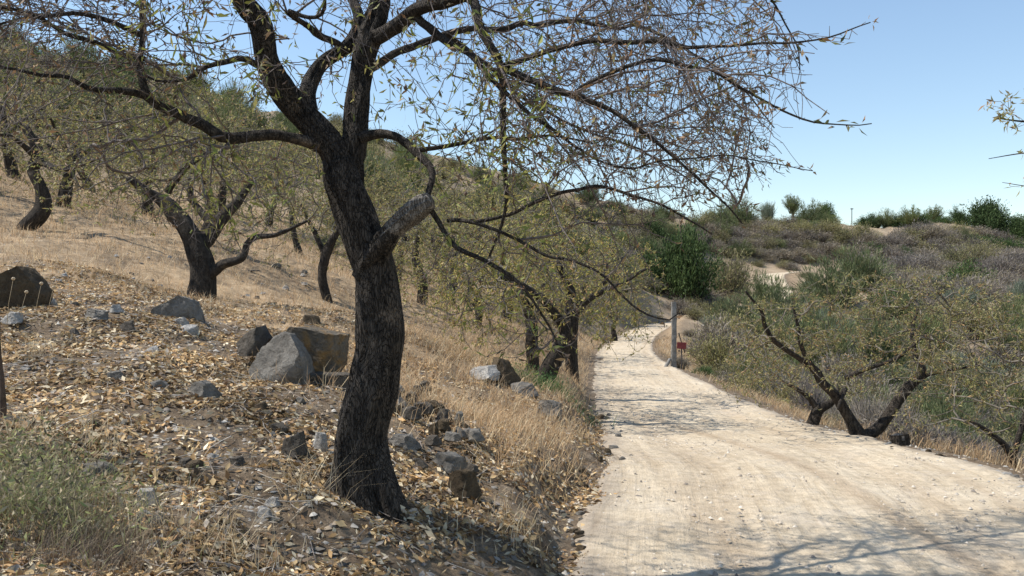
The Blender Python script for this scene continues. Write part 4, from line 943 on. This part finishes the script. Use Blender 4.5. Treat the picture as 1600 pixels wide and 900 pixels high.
# fallen twigs
def f_tw(x, y): return zones(x, y)[0] * .9 + .05
x, y, z = scatter(2200, -6, 3, 3.2, 12, f_tw, rg); g = Geo()
for a, b_, c in zip(x, y, z):
    th_ = rg.uniform(0, 6.28); L = rg.uniform(.08, .45); u = np.linspace(-.5, .5, 4); xx = a + np.cos(th_) * L * u + rg.normal(size=4) * .01; yy = b_ + np.sin(th_) * L * u + rg.normal(size=4) * .01
    zz = H(xx, yy) + .012 + rg.uniform(0, .02); tube(g, np.stack([xx, yy, zz], 1), np.linspace(1, .5, 4) * rg.uniform(.0015, .004), 3, pick([(.30, .25, .21), (.45, .40, .34)], 1, rg)[0])
tag(g.build('fallen_twigs', M_stone), 'thin grey fallen twigs among the leaf litter', 'twigs', kind='stuff')

# ------------------------------------------------------------------ rocks
def ico(sub=4):
    import bmesh
    bm = bmesh.new(); bmesh.ops.create_icosphere(bm, subdivisions=sub, radius=1); V = np.array([v.co[:] for v in bm.verts]); Fc = np.array([[v.index for v in f.verts] for f in bm.faces]); bm.free(); return V, Fc
ICO = {k: ico(k) for k in (2, 3, 4, 5)}
def rock_shape(rg, size, sub=4, cuts=9, blocky=.5, ang=0):
    V, Fc = ICO[sub]; V = V.copy() * 1.25
    N_ = unit(rg.normal(size=(cuts + 5, 3))); N_[:, 2] = np.abs(N_[:, 2]) * .7 - .12; N_ = unit(N_); hs_ = rg.uniform(.52, .92, len(N_))
    N_ = np.vstack([N_, unit(np.array([[rg.normal() * .3, rg.normal() * .3, 1.], [rg.uniform(-1, 1), -1., .25]]))]); hs_ = np.append(hs_, [rg.uniform(.4, .75), .62])
    for it in range(3):
        for n_, h in zip(N_, hs_):
            d = V @ n_; V -= np.clip(d - h, 0, None)[:, None] * n_
    s0 = rg.uniform(0, 50); nn = unit(V); V0 = V.copy()
    V[:, :2] *= (1 + .16 * np.clip(-V0[:, 2], 0, 1))[:, None]
    V = V + nn * (fbm(V0[:, 0] * 1.8 + s0, V0[:, 1] * 1.8, V0[:, 2] * 1.8) * .09 + fbm(V0[:, 0] * 6 + s0, V0[:, 1] * 6, V0[:, 2] * 14, 4) * .085)[:, None]
    V -= (V.max(0) + V.min(0)) / 2; V /= np.abs(V).max(0)
    return V * np.array(size) / 2, Fc
n_rock = 0
def rock(px, py, d, wpx, hpx, mat, label, group=None, depth=.8, seed=None, cuts=9, tilt=(0, 0, 0), sub=4, sink=.2, lift=0.0, name='rock'):
    """a rock standing at distance d: centre column px, foot row py, size in photo pixels"""
    global n_rock; n_rock += 1
    rgk = np.random.default_rng(seed if seed is not None else 500 + n_rock)
    if d is None:
        p = ground_px(px, py, 3.0); d = p[1]
    sx, sz = wpx / F * d, hpx / F * d; V, Fc = rock_shape(rgk, (sx, sx * depth, sz * 1.12), sub, cuts)
    x = (px - 800) / F * d; z = H1(x, d) if lift is not None else None
    from mathutils import Euler
    R = np.array(Euler(tilt).to_matrix()); V = V @ R.T
    lo = V[:, 2].min()
    o = mesh_np(name, V - np.array([0, 0, lo]), Fc, mat, None, None, True); o.data.set_sharp_from_angle(angle=.45)
    zf = P(px, py, d)[2]
    o.location = (x, d, min(z, max(zf, z - .12)) - sz * sink + (lift or 0))
    return tag(o, label, 'rock', group)
def rockp(px, py, wpx, hpx, mat, label, **k): return rock(px, py, None, wpx, hpx, mat, label, **k)
def boulder(outline, d, thick, mat, label, front=(-.3, -.85, .45), seed=1, sub=5, lift=0.0):
    """convex block cut by one plane per outline edge plus front, back and shoulder planes; rough schist surface"""
    rgb_ = np.random.default_rng(seed); q = np.array([P(a, b, d)[[0, 2]] for a, b in outline]); c = q.mean(0); q = q - c
    if (q[:, 0] * np.roll(q[:, 1], -1) - np.roll(q[:, 0], -1) * q[:, 1]).sum() < 0: q = q[::-1]
    V, Fc = ICO[sub]; V0 = V.copy(); s_ = np.abs(q).max(); V = V * s_ * 1.7; pl = []
    for a, b in zip(q, np.roll(q, -1, 0)):
        e = b - a; n2 = np.array([e[1], -e[0]]) / (np.hypot(*e) + 1e-9); pl.append((unit(np.array([n2[0], rgb_.uniform(-.08, .08), n2[1]])), float(n2 @ a)))
    f = unit(np.array(front, float)); pl.append((f, thick * .36)); pl.append((unit(np.array([.2, -1., -.1])), thick * .5)); pl.append((unit(np.array([.1, 1., .1])), thick * .5))
    pl.append((unit(np.array([.7, -.7, .2])), s_ * .75))
    for it in range(10):
        for n_, h in pl:
            dd = V @ n_; V = V - np.clip(dd - h, 0, None)[:, None] * n_
    nn = unit(V); k = seed * 3.1; S_ = V / s_
    V = V + nn * s_ * (fbm(S_[:, 0] * 2 + k, S_[:, 1] * 2, S_[:, 2] * 2) * .06 + fbm(S_[:, 0] * 9 + k, S_[:, 1] * 9, S_[:, 2] * 9, 5) * .06 - .05 * np.clip(fbm(S_[:, 0] * 4 + k, S_[:, 1] * 4, S_[:, 2] * 4 + S_[:, 0] * 5, 3) - .15, 0, 1))[:, None]
    o = mesh_np('rock', V, Fc, mat, None, None, True); o.data.set_sharp_from_angle(angle=.6)
    o.location = (c[0], d + thick * .3, c[1] + lift); return tag(o, label, 'rock')
dB = 7.35
boulder([(385, 580), (402, 543), (434, 521), (466, 526), (473, 560), (484, 577), (480, 632), (446, 628), (405, 606)], dB, .42, M_r_grey, 'largest pale grey boulder of the heap left of the big tree', seed=3)
boulder([(456, 519), (465, 510), (539, 525), (534, 566), (517, 592), (468, 592)], dB + .38, .42, M_r_ochre, 'square ochre-lichened block leaning behind the large grey boulder', (.1, -1, .12), 4)
boulder([(482, 584), (549, 586), (552, 640), (520, 655), (480, 650)], dB + .1, .3, M_r_dark, 'dark flat rock under the ochre-lichened block', (0, -1, .1), 5, 4)
boulder([(366, 536), (388, 517), (406, 509), (419, 530), (402, 556), (374, 556)], dB + .45, .24, M_r_dark, 'small dark rock just left of the large grey boulder', (-.4, -.8, .2), 6, 4)
boulder([(444, 520), (450, 510), (464, 513), (464, 545), (444, 545)], dB + .75, .2, M_r_ochre, 'small orange rock tip showing between the boulders', (0, -1, .3), 7, 3)
boulder([(232, 512), (242, 480), (276, 462), (295, 468), (307, 512)], 9.0, .4, M_r_grey, 'dark-faced rock with white quartz top by the forked tree', (.1, -1, .12), 8)
boulder([(-24, 476), (-12, 440), (28, 416), (38, 426), (61, 458), (58, 478)], 8.7, .4, M_r_brown, 'brown pointed rock at the left edge of the mound crest', (.3, -1, .1), 9)
rockp(283, 508, 24, 14, M_r_white, 'white chunk lying before the quartz-topped rock')
rockp(462, 712, 42, 42, M_r_dark, 'round dark brown rock left of the foot of the big tree', seed=41, cuts=5)
rockp(500, 706, 26, 34, M_r_white, 'bluish white stone touching the foot of the big tree', seed=44)
rockp(318, 622, 60, 32, M_r_grey, 'flat grey-brown stone in the leaf litter left of the boulder heap', seed=47, tilt=(0, .2, 0))
rockp(150, 742, 56, 20, M_r_grey, 'flat pale slab in the litter above the bent white stones', seed=51)
rockp(232, 790, 36, 30, M_r_white, 'upper white flat stone of the pair in the lower left litter', seed=52)
rockp(228, 812, 34, 18, M_r_white, 'lower white flat stone of the pair in the lower left litter', seed=53)
rockp(20, 505, 34, 20, M_r_white, 'white stone at the left edge under the brown pointed rock', seed=54)
rockp(78, 478, 22, 14, M_r_white, 'pale stone right of the brown pointed rock', seed=55)
rockp(118, 482, 16, 12, M_r_dark, 'small dark stone on the crest right of the pale stone', seed=56)
rockp(150, 500, 42, 20, M_r_grey, 'wide grey stone on the mound crest left of the quartz-topped rock', seed=57)
rockp(182, 488, 22, 14, M_r_white, 'pale rounded stone behind the wide grey crest stone', seed=58)
rockp(200, 518, 28, 20, M_r_dark, 'dark angular stone right of the wide grey crest stone', seed=59)
rockp(700, 735, 62, 30, M_r_grey, 'grey flat-topped rock on the bank right of the big tree', seed=61, tilt=(.1, .15, 0))
rockp(725, 775, 58, 48, M_r_brown, 'brown crumbly rock in the shaded bank under the flat-topped rock', seed=62)
rockp(632, 700, 56, 24, M_r_grey, 'flat slab lying at the bottom of the rubble heap', seed=63)
rockp(655, 732, 28, 18, M_r_dark, 'small dark stone left of the flat-topped bank rock', seed=64)
rockp(628, 640, 20, 22, M_r_white, 'white-faced stone at the left end of the rubble heap', seed=65)
rockp(756, 592, 64, 24, M_r_white, 'pale quartz rocks left of the leaning track-side tree', seed=66)
rockp(790, 600, 50, 46, M_r_brown, 'pinkish brown rock left of the leaning track-side tree', seed=67)
rockp(820, 618, 46, 24, M_r_grey, 'grey stone before the foot of the leaning track-side tree', seed=68)
rockp(858, 648, 44, 26, M_r_grey, 'pale grey stone at the edge of the bank below the green weed', seed=69)
rock(1057, 580, 27.2, 22, 14, M_r_brown, 'broken stone block at the foot of the grey gate post', seed=70)
# rubble heap right of the trunk
rr = np.random.default_rng(90)
for k in range(26):
    t = rr.random(); px = 625 + 130 * t + rr.normal() * 12; py = 625 + 82 * t + rr.normal() * 15
    rockp(px, py, rr.uniform(16, 34), rr.uniform(11, 21), [M_r_grey, M_r_dark, M_r_brown][rr.integers(3)], 'angular stone of the rubble heap running down right of the big tree trunk', group='rubble heap stones', sub=3, seed=900 + k, sink=0.0, lift=.05 * rr.random())
for k in range(46):
    px = rr.uniform(0, 560); py = rr.uniform(500, 890); w = rr.uniform(12, 34)
    rockp(px, py, w, w * rr.uniform(.35, .6), [M_r_grey, M_r_grey, M_r_dark, M_r_white, M_r_brown][rr.integers(5)], 'small stone half buried in the leaf litter of the mound', group='small stones in the litter', sub=3, seed=1000 + k, sink=.25)
for k in range(34):
    px = rr.uniform(0, 560); py = rr.uniform(400, 470); w = rr.uniform(5, 15)
    rockp(px, py, w, w * .5, [M_r_grey, M_r_white][rr.integers(2)], 'small stone lying in the dry grass of the hillside', group='small stones on the hillside', sub=2, seed=1100 + k)
for k in range(26):
    t = rr.random(); px = 960 - 60 * t + rr.normal() * 16; py = 640 + 230 * t
    rockp(px, py, rr.uniform(8, 20), rr.uniform(5, 12), [M_r_grey, M_r_brown][rr.integers(2)], 'small stone at the foot of the bank by the left track edge', group='stones along the left track edge', sub=2, seed=1200 + k)
for k in range(22):
    t = rr.random(); px = 1350 + 250 * t + rr.normal() * 10; py = 690 + 62 * t + rr.normal() * 5
    rockp(px, py, rr.uniform(8, 20), rr.uniform(4, 9), [M_r_grey, M_r_white, M_r_brown][rr.integers(3)], 'small pale stone along the right edge of the track', group='stones along the right track edge', sub=2, seed=1300 + k)
# pale plank on the slope
p = ground_px(392, 424, 11); g = Geo(); tube(g, [(-.18, .08, .03), (0, 0, .025), (.18, -.06, .03)], [.03, .035, .03], 6)
o = g.build('plank', M_deadwood); o.location = tuple(p); o.scale = (1, 1, .5); tag(o, 'short pale wooden board lying on the slope right of the forked tree', 'plank')

# ------------------------------------------------------------------ gate post, sign, stump, stake, house, pole
M_post = mat_simple('weathered_post', (.17, .16, .145), (.30, .285, .26), 9, .95, .9, .02)
M_red = mat_simple('faded_red_paint', (.20, .035, .035), (.28, .07, .065), 10, .7, .4, .004)
M_iron = mat_simple('rusty_black_iron', (.03, .027, .025), (.08, .06, .05), 20, .6, .3, .002)
d = 27.0; p = np.array([(1053 - 800) / F * d, d, 0.]); p[2] = H1(p[0], d)
pr = empty('gate_post', p); tag(pr, 'weathered grey gate post with cracked foot at the bend of the track', 'post')
ht = P(0, 472, d)[2] - p[2]; g = Geo(); zz = np.linspace(-.2, ht, 14)
import bmesh
bm = bmesh.new(); rows = []
rgp = np.random.default_rng(8)
for z_ in zz:
    w_ = .072 * (1.1 - .12 * z_ / ht); rows.append([bm.verts.new((sx * w_ + rgp.normal() * .008 - .02 * z_ * 0, sy * w_ * .9 + rgp.normal() * .008, z_)) for sx, sy in ((-1, -1), (1, -1), (1, 1), (-1, 1))])
for a_, b_ in zip(rows, rows[1:]):
    for q in range(4): bm.faces.new((a_[q], a_[(q+1) % 4], b_[(q+1) % 4], b_[q]))
bm.faces.new(rows[-1]); bmesh.ops.bevel(bm, geom=[e_ for e_ in bm.edges if abs(e_.verts[0].co.z - e_.verts[1].co.z) > .05], offset=.02, segments=2, affect='EDGES')
me = bpy.data.meshes.new('shaft'); bm.to_mesh(me); bm.free(); me.materials.append(M_post); o = bpy.data.objects.new('shaft', me); COL.objects.link(o); o.parent = pr
g = Geo(); tube(g, [(-.30, -.05, -.08), (-.12, -.03, .26)], [.07, .05], 6, rough=.2); g.build('broken_foot', M_post, pr)
g = Geo(); tube(g, [(.12, -.14, 1.05), (.2, -.16, .75), (.3, -.18, .45)], [.018, .018, .016], 6); g.build('iron_brace', M_iron, pr)
g = Geo(); tube(g, [(.135, -.1, 1.5), (.135, -.14, 1.5)], [.03, .03], 8); g.build('hinge', M_iron, pr); g = Geo(); tube(g, [(.135, -.1, .5), (.135, -.14, .5)], [.03, .03], 8); g.build('hinge', M_iron, pr)
sx_ = (1065 - 800) / F * 26.8; sz_ = H1(sx_, 26.8); sr = empty('sign', (sx_, 26.8, sz_)); tag(sr, 'small faded red metal sign on a short stake right of the gate post', 'sign')
def plate(name, w_, h_, t_, mat, parent, loc):
    bm = bmesh.new(); bmesh.ops.create_cube(bm, size=1); bmesh.ops.scale(bm, vec=(w_, t_, h_), verts=bm.verts)
    bmesh.ops.bevel(bm, geom=bm.edges[:], offset=t_ * .3, segments=2, affect='EDGES')
    me = bpy.data.meshes.new(name); bm.to_mesh(me); bm.free(); me.materials.append(mat); o = bpy.data.objects.new(name, me); COL.objects.link(o); o.parent = parent; o.location = loc; return o
zc = P(0, 540, 26.8)[2] - sz_; o = plate('panel', .28, .2, .02, M_red, sr, (0, 0, zc)); o.rotation_euler = (.05, .05, -.1)
g = Geo(); tube(g, [(0, .02, -.15), (0, .02, zc)], [.02, .02], 8); g.build('stake', M_iron, sr)
shrub('grey', sx_ + .05, 27.3, .38, 'low dark twiggy tuft at the foot of the gate post and sign', None, .9)
# stump
p = P(1407, 712, 10.6); p[2] = min(H1(p[0], p[1]), p[2] + .05); sr = empty('tree_stump', p); tag(sr, 'short cracked grey-black tree stump at the right edge of the track', 'stump')
g = Geo(); tube(g, [(0, 0, -.25), (0, 0, 0), (-.01, 0, .1), (-.02, .01, .2)], [.12, .11, .1, .095], 20, rough=.25, flute=.3, cap=False); g.build('trunk', M_bark, sr, True)
g = Geo(); tube(g, [(-.02, .01, .14), (-.02, .01, .19)], [.09, .085], 18, rough=.2); g.build('cut_top', M_deadwood, sr)
# dark stake at the left edge
p = ground_px(2, 655, 4); g = Geo(); q = smooth_path([(0, 0, -.15, .02), (.01, 0, .1, .019), (-.015, .01, .35, .016), (-.03, .02, .62, .012)], .04, .006); tube(g, q[:, :3], q[:, 3], 10, rough=.2)
M_reds = mat_simple('dull_brown_stem', (.05, .035, .026), (.13, .09, .065), 14, .8, .5, .004)
o = g.build('stake', M_reds, None, True); o.location = tuple(p); tag(o, 'dull brown bare stick standing at the left edge', 'stick')
# tiny house on the skyline and thin pole
hd = 140; hx = (1056 - 800) / F * hd; hz = P(0, 312, hd)[2]
M_wall = mat_simple('limewash', (.42, .41, .40), (.52, .51, .49), 2, .9, .3, .01); M_roof = mat_simple('grey_roof', (.26, .27, .29), (.36, .36, .38), 2, .9, .3, .01)
gz_ = H1(hx, hd); hh = 1.5
hr = empty('hut', (hx, hd, gz_ - .3)); tag(hr, 'tiny grey flat-roofed hut on the skyline above the bend', 'hut')
plate('wall', 2.4, hh, 1.8, M_wall, hr, (0, 0, hh / 2)); plate('roof', 2.9, .14, 2.2, M_roof, hr, (0, 0, hh + .06)); plate('window', .4, .4, .06, M_iron, hr, (-.3, -.9, hh * .7))
px_ = (1331 - 800) / F * 150; zg = H1(px_, 150); g = Geo(); tube(g, [(0, 0, -.5), (0, 0, 3.0)], [.07, .06], 6); o = g.build('pole', M_bark); o.location = (px_, 150, zg); tag(o, 'thin bare pole standing in the dip of the ridge', 'pole')
g = Geo(); tube(g, [(-.25, 0, 2.85), (.25, 0, 2.85)], [.07, .07], 5); o2 = g.build('crossbar', M_bark, o)

# ------------------------------------------------------------------ near weeds
def weed(name, label, px, py, d, n, L, W, cols, lean, rg, width=.3, bend=.4, group=None, cat='weed', leafy=0):
    x0 = (px - 800) / F * d; z0 = H1(x0, d); g = Geo()
    x = rg.normal(size=n) * width * .5; y = rg.normal(size=n) * width * .5; z = H(x + x0, y + d) - z0
    blades(g, x, y, z, rg.uniform(.4, 1.1, n) * L, np.full(n, W), lean, pick(cols, n, rg, .18), rg, bend)
    if leafy:
        k = rg.choice(n, leafy); pos = np.stack([x[k], y[k], z[k]], 1) + np.stack([rg.normal(size=leafy) * L * .25, rg.normal(size=leafy) * L * .25, rg.uniform(.2, 1, leafy) * L], 1)
        leaves(g, pos, rg.normal(size=(leafy, 3)) + [0, 0, .3], rg.uniform(.5, 1.3, leafy) * .04, rg.uniform(.6, 1.2, leafy) * .012, pick(cols, leafy, rg, .2), rg)
    o = g.build(name, M_straw); o.location = (x0, d, z0); return tag(o, label, cat, group)
rw = np.random.default_rng(61)
GW = [(.23, .26, .10), (.32, .33, .15), (.36, .31, .20), (.42, .34, .22), (.14, .12, .09)]
weed('weed', 'bushy grey-green weed in the lower left corner', 60, 800, 4.15, 2600, .22, .0028, GW, 1.2, rw, .5, .4, leafy=1000)
weed('weed', 'green leafy weed above the lower left corner', 25, 720, 4.6, 900, .20, .003, GW, 1.1, rw, .36, .3, leafy=700)
weed('weed', 'dark dry matted weed beside the grey-green weed at the bottom edge', 140, 870, 3.9, 2200, .15, .0026, [(.12, .09, .07), (.22, .17, .12), (.32, .25, .17)], 1.4, rw, .3, .5)
weed('weed', 'fresh green weed on the stones under the leaning track-side tree', 850, 625, 12.9, 500, .25, .01, [(.08, .16, .05), (.12, .2, .07)], 1.2, rw, .7, .5, leafy=900)
for px, py, lab in [(30, 690, 'tall pale dry grass clump below the brown stick'), (150, 700, 'dry grass clump left in the middle of the mound'), (60, 560, 'dry straw clump on the crest near the white stone'),
                    (470, 770, 'dry straw tuft in front of the big tree foot'), (250, 830, 'dry straw tuft near the pair of white stones'), (370, 880, 'dry straw tuft at the bottom edge left of the big tree'), (810, 830, 'dry straw tuft in the shaded bank by the track')]:
    p = ground_px(px, py, 3)
    weed('grass_tuft', lab, px, py, p[1], 90, rw.uniform(.25, .42), .0028, [(.55, .43, .27), (.48, .36, .21), (.64, .55, .38)], 1.3, rw, .25, .5, 'dry grass tufts on the mound', 'grass tuft')
# stalks with round seed heads
p = ground_px(30, 500, 6)
for k, (dx, h_) in enumerate([(-.1, .34), (.0, .42), (.06, .28), (.14, .36), (.2, .3)]):
    sr = empty('seed_stalk', (p[0] + dx, p[1] - .3 + .1 * k, H1(p[0] + dx, p[1] - .3 + .1 * k))); tag(sr, 'dry stalk with a round pale seed head in front of the brown pointed rock', 'plant', 'seed head stalks by the brown rock')
    g = Geo(); tube(g, [(0, 0, -.03), (.02, 0, h_ * .5), (.06, 0, h_)], [.003, .0025, .002], 4, (.5, .4, .26)); g.build('stem', M_straw, sr)
    V, Fc = ICO[2]; g = Geo(); V2 = V * (1 + .25 * vnoise(V[:, 0] * 5, V[:, 1] * 5, V[:, 2] * 5))[:, None] * .016 + [.06, 0, h_]; g.add(V2, None, Fc, (.62, .5, .34)); g.build('seed_head', M_straw, sr)
print('objects', len(bpy.data.objects))
